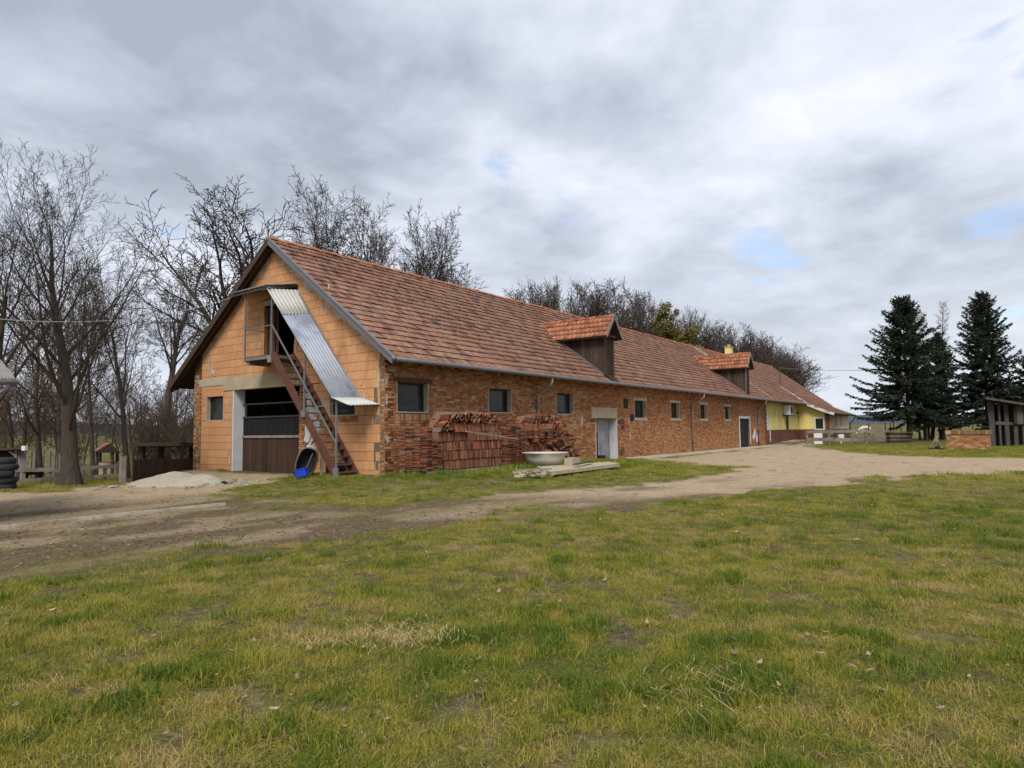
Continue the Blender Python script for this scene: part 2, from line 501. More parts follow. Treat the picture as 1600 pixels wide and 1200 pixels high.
# ------------------------------------------------------------------ ground
PATH = [(-40, -6), (-13.6, -8.0), (-12.6, -8.9), (-11.3, -9.0), (-9.95, -8.75), (-8.3, -8.65), (-7.3, -9.1), (-5.85, -10.3), (-3.1, -10.7), (-0.1, -11.4),
        (3.0, -12.3), (8.0, -13.8), (10.0, -15.4), (12.4, -17.4), (20, -26), (40, -52), (56, -50), (36, -27), (24.2, -17.7), (25.7, -12.6), (34.9, -7.2),
        (46, -4.2), (52, -3.2), (44.4, -0.9), (17.0, -1.6), (14.6, -4.0), (12.2, -8.2), (8.9, -9.5), (5.0, -9.2), (-0.2, -7.7), (-3.6, -6.1), (-5.46, -6.0),
        (-6.17, -4.8), (-6.0, -1.9), (-5.2, 0.8), (-2.2, 2.9), (-0.3, 3.6), (-0.2, 12.0), (-4.9, 6.9), (-7.0, 6.8), (-7.6, 5.6), (-8.4, 7.0), (-8.6, 10), (-14, 14), (-40, 20)]


def poly_sdf(x, y, poly):
    """negative inside"""
    d = np.full(x.shape, 1e9); inside = np.zeros(x.shape, bool)
    n = len(poly)
    for i in range(n):
        ax, ay = poly[i]; bx, by = poly[(i + 1) % n]
        ex, ey = bx - ax, by - ay
        t = np.clip(((x - ax) * ex + (y - ay) * ey) / (ex * ex + ey * ey), 0, 1)
        d = np.minimum(d, np.hypot(x - ax - ex * t, y - ay - ey * t))
        c = ((ay > y) != (by > y)) & (x < (bx - ax) * (y - ay) / ((by - ay) if by != ay else 1e-9) + ax)
        inside ^= c
    return np.where(inside, -d, d)


def zones(x, y):
    """dirt 0..1, mud 0..1 (dark trampled soil), dry 0..1 (strawy grass)"""
    sd = poly_sdf(x, y, PATH)
    e = (fbm(x * 0.55, y * 0.55, 21, 4) - 0.5) * 3.2 + (fbm(x * 2.6, y * 2.6, 5, 3) - 0.5) * 1.1
    dirt = 1 - sstep(-0.28, 0.28, sd + e * 0.85)
    left = 1 - sstep(-7.5, -1.5, x + 0.25 * y)
    low = sstep(3.0, -3.0, y)
    mud = left * low * (0.50 + 0.9 * sstep(0.42, 0.64, fbm(x * 0.5, y * 1.1, 9, 4)))
    edge = np.exp(-((sd + 0.5) / 0.55) ** 2) * sstep(0.35, 0.6, fbm(x * 0.7, y * 0.7, 31, 3)) * (y < -3)
    mud = np.clip(mud + 0.8 * edge * (1 - sstep(2, 8, x)), 0, 1)
    # thin grass returns inside the trampled part
    thin = left * low * sstep(0.46, 0.62, fbm(x * 0.42 + 7, y * 0.75, 17, 4)) * sstep(-3.6, -0.6, sd + e * 0.7 + 0.2)
    dirt = np.clip(dirt - 0.65 * thin, 0, 1)
    bare = sstep(0.66, 0.73, fbm(x * 2.4, y * 2.4, 51, 4)) * (1 - dirt)
    mud = np.clip(np.maximum(mud, bare * 1.3), 0, 1)
    dirt = np.clip(np.maximum(dirt, bare * 0.75), 0, 1)
    dry = np.clip(0.42 + 0.55 * (fbm(x * 0.25, y * 0.25, 61, 3) - 0.5) + 0.6 * (fbm(x * 1.6, y * 1.6, 71, 3) - 0.5) + 1.3 * (fbm(x * 5.0, y * 5.0, 75, 3) - 0.5), 0, 1)
    return dirt, mud, dry


def ground_material():
    ma, nt, bs, out = new_mat('farm_ground')
    v = pos_vec(nt)
    A = lambda n: N(nt, 'ShaderNodeAttribute', attribute_name=n).outputs['Fac']
    n1 = noise(nt, v, 1.3, 6, 0.65); n2 = noise(nt, v, 9.0, 6, 0.7); n3 = noise(nt, v, 45.0, 4, 0.7)
    sandc = ramp(nt, n2, [(0.3, lin(152, 130, 104)), (0.5, lin(180, 160, 130)), (0.72, lin(204, 186, 158))])
    sandc = mix(nt, ramp(nt, n3, [(0.36, 0.6), (0.54, 0.0)]), sandc, lin(104, 86, 68))
    sandc = mix(nt, ramp(nt, n1, [(0.45, 0.0), (0.68, 0.5)]), sandc, lin(138, 116, 90))
    mudc = ramp(nt, n2, [(0.3, lin(66, 54, 43)), (0.5, lin(108, 91, 70)), (0.72, lin(146, 126, 98))])
    mudc = mix(nt, ramp(nt, n1, [(0.45, 0.0), (0.6, 0.5)]), mudc, lin(104, 98, 62))
    mudc = mix(nt, ramp(nt, n3, [(0.4, 0.7), (0.55, 0.0)]), mudc, lin(54, 43, 36))
    mudc = mix(nt, ramp(nt, noise(nt, v, 20.0, 4, .7), [(0.55, 0.0), (0.68, 0.6)]), mudc, lin(160, 142, 112))
    soil = mix(nt, A('mud'), sandc, mudc)
    gr = ramp(nt, A('dry'), [(0.15, lin(92, 108, 40)), (0.45, lin(122, 128, 50)), (0.8, lin(146, 138, 74))])
    gr = mix(nt, ramp(nt, n2, [(0.38, 0.95), (0.62, 0.45)]), gr, lin(66, 52, 33))
    gr = mix(nt, ramp(nt, n3, [(0.45, 0.0), (0.7, 0.5)]), gr, lin(142, 134, 80))
    c = mix(nt, A('dirt'), gr, soil)
    nt.links.new(c, bs.inputs['Base Color'])
    bs.inputs['Roughness'].default_value = 0.97
    bs.inputs['Specular IOR Level'].default_value = 0.15
    b = nt.nodes.new('ShaderNodeBump'); b.inputs['Strength'].default_value = 0.9; b.inputs['Distance'].default_value = 0.07
    hsum = math_n(nt, 'ADD', math_n(nt, 'MULTIPLY', n2, 0.8), math_n(nt, 'MULTIPLY', n3, 0.35))
    nt.links.new(hsum, b.inputs['Height']); nt.links.new(b.outputs[0], bs.inputs['Normal'])
    return ma


def axis(lo, hi, step, far, grow=1.12):
    a = list(np.arange(lo, hi + 1e-6, step)); s = step
    while a[-1] < far: s *= grow; a.append(a[-1] + s)
    s = step
    while a[0] > -far: s *= grow; a.insert(0, a[0] - s)
    return np.array(a)


gx = axis(-22, 30, 0.22, 3200); gy = axis(-24, 14, 0.22, 3200)
GX, GY = np.meshgrid(gx, gy, indexing='ij')
fx, fy = GX.ravel(), GY.ravel()
gzv = terrain(fx, fy)
nx_, ny_ = len(gx), len(gy)
idx = np.arange(nx_ * ny_).reshape(nx_, ny_)
quads = np.stack([idx[:-1, :-1], idx[1:, :-1], idx[1:, 1:], idx[:-1, 1:]], -1).reshape(-1, 4)
gdirt, gmud, gdry = zones(fx, fy)
gzv = gzv - 0.035 * gdirt + 0.03 * gmud * (fbm(fx * 2.2, fy * 2.2, 77, 3) - 0.5)
gm = fast_mesh('ground', np.stack([fx, fy, gzv], -1), quads, ground_material(), True)
for nm, arr in (('dirt', gdirt), ('mud', gmud), ('dry', gdry)):
    a = gm.attributes.new(nm, 'FLOAT', 'POINT'); a.data.foreach_set('value', arr.astype(np.float32))
tag(link('ground', gm), kind='structure')

# concrete pavement along the wall
mb = MB()
for x0 in np.arange(17.6, 56, 2.4):
    x1 = x0 + 2.39
    mb.box(x0, x1, -1.55 + 0.05 * rnd.random(), 0.0, -0.2, 0.035 + 0.30 * float(sstep(44, 55, x0)) + rnd.uniform(-.006, .006))
tag(mb.build('pavement', M['pale_concrete']), kind='structure')
# pale kerb strip flush with the yard
mb = MB()
p0 = at(-60, 830); p1 = at(352, 788)
for i in range(7):
    a = p0 + (p1 - p0) * (i / 7.0); b = p0 + (p1 - p0) * ((i + 0.985) / 7.0)
    mb.beam((a[0], a[1], gz(a[0], a[1]) - 0.03), (b[0], b[1], gz(b[0], b[1]) - 0.03), 0.065, 0.12)
tag(mb.build('kerb_strip', M['pale_concrete']), kind='structure')

# wooded hills far behind
def hill(pts, depth, thick):
    mb = MB(); n = len(pts)
    for i in range(n - 1):
        (ax, ay), (bx, by) = pts[i], pts[i + 1]
        a = atd(ax, ay, depth); b = atd(bx, by, depth); c = atd(ax, ay, depth + thick); d = atd(bx, by, depth + thick)
        mb.face([(a[0], a[1], -3), (b[0], b[1], -3), (b[0], b[1], b[2]), (a[0], a[1], a[2])])
        mb.face([(a[0], a[1], a[2]), (b[0], b[1], b[2]), (d[0], d[1], d[2] * .6), (c[0], c[1], c[2] * .6)])
    return mb


hp = [(1000, 655)]
for i, px in enumerate(range(1040, 2000, 18)):
    hp.append((px, 652 + 3.0 * math.sin(i * 0.37) + 1.5 * math.sin(i * 1.3) + rnd.uniform(-.8, .8) - (4 if px < 1420 else 0)))
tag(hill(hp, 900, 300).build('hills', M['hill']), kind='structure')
hp = []
for i, px in enumerate(range(-900, 400, 18)):
    hp.append((px, 662 + 4.0 * math.sin(i * 0.21) + 1.5 * math.sin(i * 1.1) + rnd.uniform(-1, 1)))
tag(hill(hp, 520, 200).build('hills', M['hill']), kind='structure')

# ------------------------------------------------------------------ barn
SL = 0.752                       # roof slope
RIDGE_Y, EAVE_Y, EAVE_Z = 6.05, -0.81, 4.05
RIDGE_Z = EAVE_Z + SL * (RIDGE_Y - EAVE_Y)
BARN_X = 46.0
WALL_T = 4.05
GW = 11.9


def roof_z(y): return RIDGE_Z - SL * abs(y - RIDGE_Y)


barn = thing('barn', 'long old brick barn with orange block gable and red tiled roof', 'barn', (0, 0, 0))

# --- gable wall : openings (y0, y1, z0, z1)
G_OPEN = [(4.57, 8.87, -0.3, 3.41), (9.62, 10.92, 2.17, 3.2), (1.45, 2.86, 2.2, 3.0), (4.93, 6.83, 4.60, 6.68)]
LINTEL = (4.15, 9.62, 3.41, 3.98)


def strips(top, lo, hi, zlo, opens, brk):
    """polygons (u, z) that fill a wall under top(u) minus the openings"""
    us = sorted(set([lo, hi] + [o[0] for o in opens] + [o[1] for o in opens] + brk))
    us = [u for u in us if lo <= u <= hi]
    out = []
    for a, b in zip(us[:-1], us[1:]):
        mid = 0.5 * (a + b)
        cuts = sorted([(o[2], o[3]) for o in opens if o[0] < mid < o[1]])
        z = zlo
        for c0, c1 in cuts:
            if c0 > z: out.append([(a, z), (b, z), (b, c0), (a, c0)])
            z = c1
        out.append([(a, z), (b, z), (b, top(b)), (a, top(a))])
    return out


gable_wall = sub('gable_wall', barn)
mb = MB()
for poly in strips(lambda u: roof_z(u) - 0.12, 0.0, GW, -1.2, G_OPEN, [RIDGE_Y]):
    mb.prism([(0.014, u, z) for u, z in poly][::-1], (0.40, 0, 0))
mb.build('core', M['mortar_gap'], gable_wall)


def clip_half(poly, a, b, c):
    """keep a*u + b*z <= c"""
    out = []
    for i in range(len(poly)):
        p, q = poly[i], poly[(i + 1) % len(poly)]
        dp, dq = a * p[0] + b * p[1] - c, a * q[0] + b * q[1] - c
        if dp <= 0: out.append(p)
        if dp * dq < 0:
            t = dp / (dp - dq); out.append((p[0] + (q[0] - p[0]) * t, p[1] + (q[1] - p[1]) * t))
    return out


def rect_minus(rects, hole):
    out = []
    h0, h1, g0, g1 = hole
    for (u0, u1, z0, z1) in rects:
        if u1 <= h0 or u0 >= h1 or z1 <= g0 or z0 >= g1:
            out.append((u0, u1, z0, z1)); continue
        if z0 < g0: out.append((u0, u1, z0, g0))
        if z1 > g1: out.append((u0, u1, g1, z1))
        a, b = max(z0, g0), min(z1, g1)
        if u0 < h0: out.append((u0, h0, a, b))
        if u1 > h1: out.append((h1, u1, a, b))
    return out


def area(p):
    return abs(sum(p[i][0] * p[(i + 1) % len(p)][1] - p[(i + 1) % len(p)][0] * p[i][1] for i in range(len(p)))) * 0.5


blocks = []
CH = 0.3125
holes = G_OPEN + [LINTEL, (9.62, 11.5, 3.66, 3.98), (9.45, 11.0, 3.2, 3.5), (1.3, 2.95, 1.98, 2.2), (4.7, 6.95, 6.68, 6.95), (3.75, 4.57, -0.3, 3.41)]
for r in range(-1, 30):
    z0 = r * CH
    u = 0.22 - rnd.random() * 0.42
    while u < 11.32:
        w = rnd.choice((0.40, 0.42, 0.42, 0.44, 0.30, 0.42)) if u < 8 or z0 > 4 else rnd.choice((0.42, 0.80, 0.5))
        rects = [(max(u, 0.22) + 0.004, min(u + w, 11.32) - 0.004, z0 + 0.0065, z0 + CH - 0.0065)]
        u += w
        if rects[0][1] - rects[0][0] < 0.05: continue
        for h in holes: rects = rect_minus(rects, h)
        for (a, b, c, d) in rects:
            if b - a < 0.05 or d - c < 0.03: continue
            p = [(a, c), (b, c), (b, d), (a, d)]
            # z <= roof_z(y) - 0.16 on both sides
            p = clip_half(p, -SL, 1, RIDGE_Z - 0.18 - SL * RIDGE_Y)
            if len(p) > 2: p = clip_half(p, SL, 1, RIDGE_Z - 0.18 + SL * RIDGE_Y)
            if len(p) > 2 and area(p) > 0.004: blocks.append(p)


def shows(p):
    cu = sum(q[0] for q in p) / len(p); cz = sum(q[1] for q in p) / len(p)
    d = np.linalg.norm(np.array([0, cu, cz]) - CAM)
    return area(p) / d ** 2 * (0.2 if cz < 0 else 1)


blocks.sort(key=shows, reverse=True)
rest = MB()
for i, p in enumerate(blocks):
    x = rnd.uniform(-0.006, 0.004); tilt = rnd.uniform(-0.004, 0.004)
    mb = MB() if i < 300 else rest
    mb.prism([(x + tilt * (q[1] - p[0][1]), q[0], q[1]) for q in p][::-1], (0.07, 0, 0), rnd.random())
    if i < 300: mb.build('block', M['block'], gable_wall)
tag(rest.build('block', M['block'], gable_wall), kind='stuff')

# mortar smears and patches on the gable, each a thin blob of its own depth
mb = MB()


def ragged(u, z, ru, rz_, n=26):
    """uneven outline of a smear: several lobes, torn edge"""
    ph = [rnd.random() * 6.28 for _ in range(4)]; pts = []
    for k in range(n):
        a = 2 * PI * k / n
        q = .72 + .20 * math.sin(2 * a + ph[0]) + .13 * math.sin(5 * a + ph[1]) + .12 * math.sin(9 * a + ph[2]) + .16 * (rnd.random() - .5)
        pts.append((u + ru * q * math.cos(a), z + rz_ * q * math.sin(a)))
    return pts


NSM = [0]


def blob(mb, cx_, cz_, ru, rz_, x=-0.008, n=26, tint=0.5, mat='plaster', name='mortar_smear'):
    NSM[0] += 1
    x = -0.0095 - 0.00018 * NSM[0]
    q = MB(); q.prism([(x, u, z) for u, z in ragged(cx_, cz_, ru, rz_, n)][::-1], (0.012, 0, 0), rnd.random()); q.build(name, M[mat], gable_wall)


for k in range(26):       # along the right rake
    y = 0.3 + 5.6 * (k + rnd.random()) / 26; z = roof_z(y) - 0.34 - 0.16 * rnd.random()
    blob(mb, y, z - 0.05, 0.20 + 0.14 * rnd.random(), 0.10 + 0.16 * rnd.random(), x=-0.010 - 0.0004 * k)
for k in range(14):       # along the left rake
    y = 6.6 + 4.6 * rnd.random(); z = roof_z(y) - 0.24 - 0.10 * rnd.random()
    blob(mb, y, z - 0.05, 0.12 + 0.1 * rnd.random(), 0.07 + 0.12 * rnd.random(), x=-0.010 - 0.0004 * k)
for (y, z, a, b) in [(6.6, 7.9, .07, .25), (5.6, 8.1, .07, .2), (7.15, 8.0, .1, .25), (7.35, 5.3, .09, .45), (7.3, 6.1, .07, .3), (10.7, 4.6, .1, .4), (10.45, 4.25, .22, .25),
                     (3.2, 6.3, .06, .2), (2.9, 6.9, .06, .18), (9.2, 2.8, .07, .2), (9.15, 2.2, .06, .2), (9.1, 1.1, .1, .2), (9.1, .5, .08, .2), (8.2, 4.25, .1, .12), (1.0, 2.8, .08, .25),
                     (3.25, 2.7, .22, .35), (3.2, 2.2, .2, .3), (4.4, 6.1, .05, .3), (4.75, 5.0, .07, .35), (5.0, 4.2, .2, .12), (1.15, 3.3, .05, .12), (0.3, 3.4, .07, .5), (0.28, 2.4, .05, .3)]:
    blob(mb, y, z, a, b)

# brick piers at both gable corners
def brick_rows(mb, u0, u1, z0, z1, put, L=0.30, H=0.086, ragged=None, j=0.016, tintf=None):
    r = 0; z = z0
    while z < z1:
        a = u0; b = u1
        if ragged: a, b = ragged(r, z)
        u = a - (0.5 * L if r % 2 else 0)
        while u < b - 0.02:
            w = L * rnd.uniform(0.92, 1.08) if rnd.random() < 0.8 else L * 0.5
            s0, s1 = max(u, a) + j * 0.5, min(u + w, b) - j * 0.5
            if s1 - s0 > 0.03: put(mb, s0, s1, z + j * 0.5 + rnd.uniform(-.004, .004), min(z + H, z1) - j * 0.5 + rnd.uniform(-.004, .004))
            u += w
        z += H; r += 1


def put_gable(mb, a, b, c, d):
    if d - c < 0.02: return
    x = rnd.uniform(-0.014, 0.006)
    mb.box(x, 0.05, a, b, c, d, rnd.random())


mb = MB()
brick_rows(mb, 0.012, 0.22, -0.2, roof_z(0) - 0.35, put_gable, ragged=lambda r, z: (0.012, 0.22 if r % 2 else 0.17))
brick_rows(mb, 11.33, GW, -1.0, 4.0, put_gable, ragged=lambda r, z: (11.33 if r % 2 else 11.4, GW + rnd.uniform(-.01, .02)))
brick_rows(mb, 9.48, 10.98, 3.2, 3.44, lambda m_, a, b, c, d: None)
tag(mb.build('pier_brick', M['brick'], gable_wall), kind='stuff')
# soldier bricks above the little window, rough masonry beside the big door and under the other window
mb = MB()
u = 9.47
while u < 10.98:
    mb.box(rnd.uniform(-.012, .0), 0.05, u + .004, u + .116, 3.205, 3.49, 0.35 + 0.2 * rnd.random()); u += 0.125
mb.build('soldier_lintel', M['block'], gable_wall)
mb = MB()
brick_rows(mb, 3.76, 4.57, -0.2, 3.40, put_gable, ragged=lambda r, z: (3.76 + rnd.uniform(0, .1), 4.575))
brick_rows(mb, 1.31, 2.94, 1.99, 2.2, put_gable, L=.26, H=.1)
tag(mb.build('rough_brick', M['brick'], gable_wall), kind='stuff')
mb = MB()                                      # remains of white plaster beside the door
for (y, z, a, b) in [(3.98, 2.9, .26, .6), (3.90, 2.2, .28, .6), (4.0, 1.5, .26, .6), (3.9, .9, .3, .6), (4.2, .4, .2, .3), (3.5, 1.9, .3, .35), (3.4, 1.3, .25, .3), (3.5, 2.5, .22, .3)]:
    blob(mb, y, z, a, b, mat='white', name='plaster_remains')

# concrete lintel over the door
mb = MB()
mb.box(-0.035, 0.42, LINTEL[0], LINTEL[1], 3.415, 3.975, 0.5)
mb.build('door_lintel', M['concrete'], barn)
mb = MB()
mb.box(-0.02, 0.42, 9.625, 11.50, 3.665, 3.975, 0.5)
mb.build('ring_beam', M['plaster'], barn)

# --- long wall
W_OPEN = [(0.57, 2.16, 2.28, 3.34), (5.75, 7.35, 2.34, 3.34), (10.97, 12.55, 2.34, 3.34), (19.4, 20.95, 2.22, 3.24), (24.7, 26.1, 2.24, 3.24), (29.9, 31.3, 2.24, 3.24), (35.1, 36.5, 2.24, 3.24), (43.6, 44.7, 2.24, 3.24)]
D_OPEN = [(14.75, 17.15, -0.3, 2.18), (38.7, 41.3, -0.3, 2.34)]
H_OPEN = [(18.0, 18.55, 2.74, 3.3), (18.75, 19.35, 2.06, 2.44)]
long_wall = sub('long_wall', barn)
mb = MB()
for poly in strips(lambda u: WALL_T + 0.3, 0.0, BARN_X, -0.6, W_OPEN + D_OPEN, []):
    mb.prism([(u, 0.022, z) for u, z in poly], (0, 0.5, 0))
mb.build('core', M['mortar'], long_wall)

BR = []
no_brick = W_OPEN + D_OPEN + H_OPEN + [(14.3, 17.2, 2.18, 2.78), (0.4, 2.3, 3.34, 3.5), (0.55, 2.2, 1.98, 2.28), (19.3, 21.1, 2.08, 2.22), (38.45, 41.5, 2.34, 2.56),
                                       (19.2, 21.2, 3.24, 3.42), (24.5, 26.3, 3.24, 3.4), (29.7, 31.5, 3.24, 3.4), (34.9, 36.7, 3.24, 3.4)]


def put_long(mb, a, b, c, d):
    rects = [(a, b, c, d)]
    for h in no_brick: rects = rect_minus(rects, h)
    for (a, b, c, d) in rects:
        if b - a > 0.04 and d - c > 0.025: BR.append((a, b, c, d))


brick_rows(None, 0.0, BARN_X, -0.26, WALL_T + 0.1, put_long, j=0.016)
# soldier course sill below the first window
u = 0.5
while u < 2.25:
    BR.append((u + .006, u + .094, 1.99, 2.22)); u += 0.1


def btint(a, c):
    s = float(fbm(np.array(a * 0.25), np.array(c * 0.5), 5, 3))
    pale = 1 - float(sstep(10, 18, np.array(a)))
    t = rnd.random()
    if rnd.random() < 0.08 + 0.22 * pale: return rnd.uniform(0.45, 0.92)
    return min(1, max(0, t * 0.5 + (s - 0.5) * 0.5))


BR.sort(key=lambda q: (np.hypot(q[0] - CAM[0], CAM[1]) + (30 if q[3] < 0.15 else 0)))
rest = MB()
pool = {}
for i, (a, b, c, d) in enumerate(BR):
    y = rnd.uniform(-0.014, 0.006); t = btint(a, c)
    if i < 300:
        w, h = round((b - a) * 50) / 50, round((d - c) * 100) / 100
        key = (max(w, .04), max(h, .02), round(t * 8) / 8)
        if key not in pool:
            q = MB(); q.box(0, key[0], 0, 0.06, 0, key[1], key[2])
            me = bpy.data.meshes.new('brick'); me.from_pydata(q.v, [], q.f)
            me.attributes.new('tint', 'FLOAT', 'FACE').data.foreach_set('value', q.t)
            me.materials.append(M['brick']); pool[key] = me
        o = link('brick', pool[key], long_wall); o.location = (a, y, c)
    else:
        rest.box(a, b, y, 0.04, c, d, t)
tag(rest.build('brick', M['brick'], long_wall), kind='stuff')

# black panels painting the shade of wall holes, lintels, sills, rusty hooks
for (a, b, c, d) in H_OPEN:
    mb = MB(); mb.box(a + .01, b - .01, 0.0, 0.012, c + .01, d - .01); mb.build('hole_shade', M['black'], long_wall)
mb = MB()
for (a, b, c, d) in W_OPEN[3:7]:
    mb.box(a - 0.18, b + 0.18, -0.008, 0.3, d + .005, d + 0.17)
    mb.box(a - 0.08, b + 0.12, -0.03, 0.3, c - 0.13, c - .005)
mb.build('window_surround', M['plaster'], long_wall)
mb = MB()
mb.box(14.32, 17.18, -0.02, 0.45, 2.19, 2.76)
mb.build('doorway_lintel', M['concrete'], long_wall)
mb = MB()
mb.box(38.47, 41.48, -0.02, 0.4, 2.345, 2.55); mb.box(38.47, 38.69, -0.02, 0.02, -0.1, 2.34); mb.box(41.31, 41.5, -0.02, 0.02, 0.3, 2.34)
mb.build('doorway_surround', M['white'], long_wall)
mb = MB(); mb.box(0.38, 2.35, -0.035, 0.35, 3.345, 3.49); mb.build('window_lintel', M['rust'], long_wall)
mb = MB()
for (x, z, w, h) in [(14.1, 2.02, .7, .1), (17.3, 1.9, .7, .28), (17.35, 0.25, .6, .35), (17.6, 1.62, .35, .2)]:
    mb.hexa([(x, -.06, z), (x + w, -.05, z + .02), (x + w, .02, z + .02), (x, .02, z), (x + .05, -.05, z + h * .7), (x + w * .8, -.06, z + h), (x + w * .8, .02, z + h), (x + .05, .02, z + h * .7)], rnd.random())
mb.build('rusty_hinge', M['rust'], long_wall)
for i, (x, z, a, b) in enumerate([(0.10, 3.4, .10, .26), (0.08, 2.7, .08, .2), (0.12, 1.35, .16, .14), (0.35, 3.72, .3, .07), (42.6, 1.1, .45, .5), (43.2, .7, .35, .4), (42.2, .8, .25, .3), (13.3, 2.0, .14, .35), (18.75, 1.2, .1, .3), (18.6, 2.0, .1, .22), (20.2, 1.95, .09, .16)]):
    mb = MB(); mb.prism([(max(0.0, u), -0.022 - .0004 * i, zz) for u, zz in ragged(x, z, a, b)], (0, 0.02, 0)); mb.build('render_patch', M['plaster' if x < 40 else 'white'], long_wall)

# --- the two walls one does not see
mb = MB()
mb.box(0.0, BARN_X, GW - 0.4, GW - 0.01, -1.5, 4.2)
for poly in strips(lambda u: roof_z(u) - 0.12, 0.52, GW - 0.42, -0.5, [], [RIDGE_Y]):
    mb.prism([(BARN_X - 0.35, u, z) for u, z in poly][::-1], (0.33, 0, 0))
mb.build('rear_wall', M['mortar'], barn)
mb = MB(); mb.box(0.42, BARN_X - .4, 0.52, GW - .42, -0.4, -0.12); mb.build('floor', M['dark_room'], barn)
mb = MB(); mb.box(0.42, BARN_X - .4, 0.52, GW - .42, 3.98, 4.2); mb.build('loft_floor', M['dark_room'], barn)
mb = MB(); mb.box(4.8, 4.95, 0.53, GW - .43, -0.1, 3.97); mb.build('inner_wall', M['dark_room'], barn)


# --- windows
def window(parent, axis_, a, b, c, d, depth, fr=0.07, mat='frame', reveal=None, latch=False):
    """axis_ 'x': in the gable (spans y); 'y': in the long wall (spans x)"""
    def P(u, n, z): return (n, u, z) if axis_ == 'x' else (u, n, z)
    w = sub('window', parent, P(a, depth, c))
    f = MB()
    for (u0, u1, z0, z1) in ((a, b, c, c + fr), (a, b, d - fr, d), (a, a + fr, c + fr, d - fr), (b - fr, b, c + fr, d - fr)):
        q0, q1 = P(u0, depth, z0), P(u1, depth + .06, z1)
        f.box(min(q0[0], q1[0]), max(q0[0], q1[0]), min(q0[1], q1[1]), max(q0[1], q1[1]), z0, z1)
    f.build('frame', M[mat], w)
    g = MB(); q0, q1 = P(a + fr - .005, depth + .03, c + fr - .005), P(b - fr + .005, depth + .045, d - fr + .005)
    g.box(min(q0[0], q1[0]), max(q0[0], q1[0]), min(q0[1], q1[1]), max(q0[1], q1[1]), q0[2], q1[2])
    g.build('pane', M['glass'], w)
    if latch:
        l = MB(); q = P(a + fr * .5, depth - .03, c + (d - c) * .42)
        l.box(q[0] - .03, q[0] + .03, q[1] - .03, q[1] + .03, q[2], q[2] + .12)
        l.build('latch', M['ac'], w)
    return w


def reveal(parent, axis_, a, b, c, d, depth, mat):
    """plastered cheeks of an opening"""
    mb = MB()
    def bx(u0, u1, z0, z1):
        if axis_ == 'x': mb.box(-0.004, depth, u0, u1, z0, z1)
        else: mb.box(u0, u1, -0.004, depth, z0, z1)
    bx(b - .03, b + .012, c, d); bx(a - .012, a + .03, c, d); bx(a + .03, b - .03, c - .012, c + .03)
    return mb.build('reveal', mat, parent)


for i, (a, b, c, d) in enumerate(W_OPEN):
    reveal(long_wall, 'y', a, b, c, d, 0.30, M['plaster'])
    window(barn, 'y', a + .03, b - .035, c + .03, d - .002, 0.20, latch=(i in (0, 2)))
for i, (a, b, c, d) in enumerate(G_OPEN[1:3]):
    reveal(gable_wall, 'x', a, b, c, d, 0.28, M['plaster'])
    window(barn, 'x', a + .03, b - .03, c + .03, d - .002, 0.17, latch=(i == 0))

# --- the big door
mb = MB(); mb.box(-0.02, 0.5, 8.85, 8.91, -0.25, 3.41); mb.build('door_reveal', M['white'], barn)
bd = sub('barn_door', barn, (0.42, 6.8, -0.15))
nb = 13; y0, y1 = 4.5, 8.86
for k in range(nb):
    a = y0 + (y1 - y0) * k / nb; b = y0 + (y1 - y0) * (k + 1) / nb
    q = MB(); q.box(0.42 + rnd.uniform(0, .012), 0.47, a + .006, b - .006, -0.16, 1.42 + rnd.uniform(-.01, .01), rnd.random()); q.build('board', M['brown_wood'], bd)
    q = MB(); q.box(0.44, 0.47, a + .006, b - .006, 1.54, 2.24, rnd.random()); q.build('upper_board', M['panel'], bd)
mb = MB()
mb.box(0.38, 0.47, y0, y1, 1.43, 1.53); mb.build('middle_rail', M['grey_wood'], bd)
mb = MB()
mb.box(0.40, 0.46, y0, y1, 2.25, 2.31); mb.box(0.40, 0.46, y0, y1, 2.79, 2.85); mb.box(0.40, 0.46, 8.62, 8.70, 2.31, 2.79); mb.box(.40, .46, 4.5, 4.62, 2.31, 2.79)
mb.build('upper_rail', M['dark_rail'], bd)

# --- door in the long wall, set deep; and the black door further along
dd = sub('door', barn, (15.5, 0.45, 0))
for k in range(5):
    a = 14.78 + k * 0.47
    q = MB(); q.box(a + .006, a + .464, 0.44 + .01 * (k % 2), 0.49, 0.0, 2.17, .5); q.build('board', M['door_grey'], dd)
q = MB(); q.tube([(15.62, 0.40, 0.25), (15.62, 0.40, 1.45)], 0.035, 6); q.build('door_bar', M['black'], dd)
mb = MB(); mb.box(17.12, 17.16, -0.01, 0.5, -0.1, 2.18); mb.box(14.74, 14.78, -.01, .5, -.1, 2.18); mb.build('doorway_reveal', M['white'], long_wall)
dd = sub('door', barn, (40, 0.1, 0)); dd['label'] = 'black boarded door'
for k in range(6):
    a = 38.72 + k * 0.43
    q = MB(); q.box(a + .006, a + .424, 0.12 + .012 * (k % 2), 0.18, 0.0, 2.33, .5); q.build('board', M['black'], dd)
q = MB(); q.box(38.75, 39.3, 0.09, 0.119, 1.9, 1.96); q.box(38.75, 39.3, 0.09, 0.119, .35, .41); q.build('hinge', M['galv'], dd)

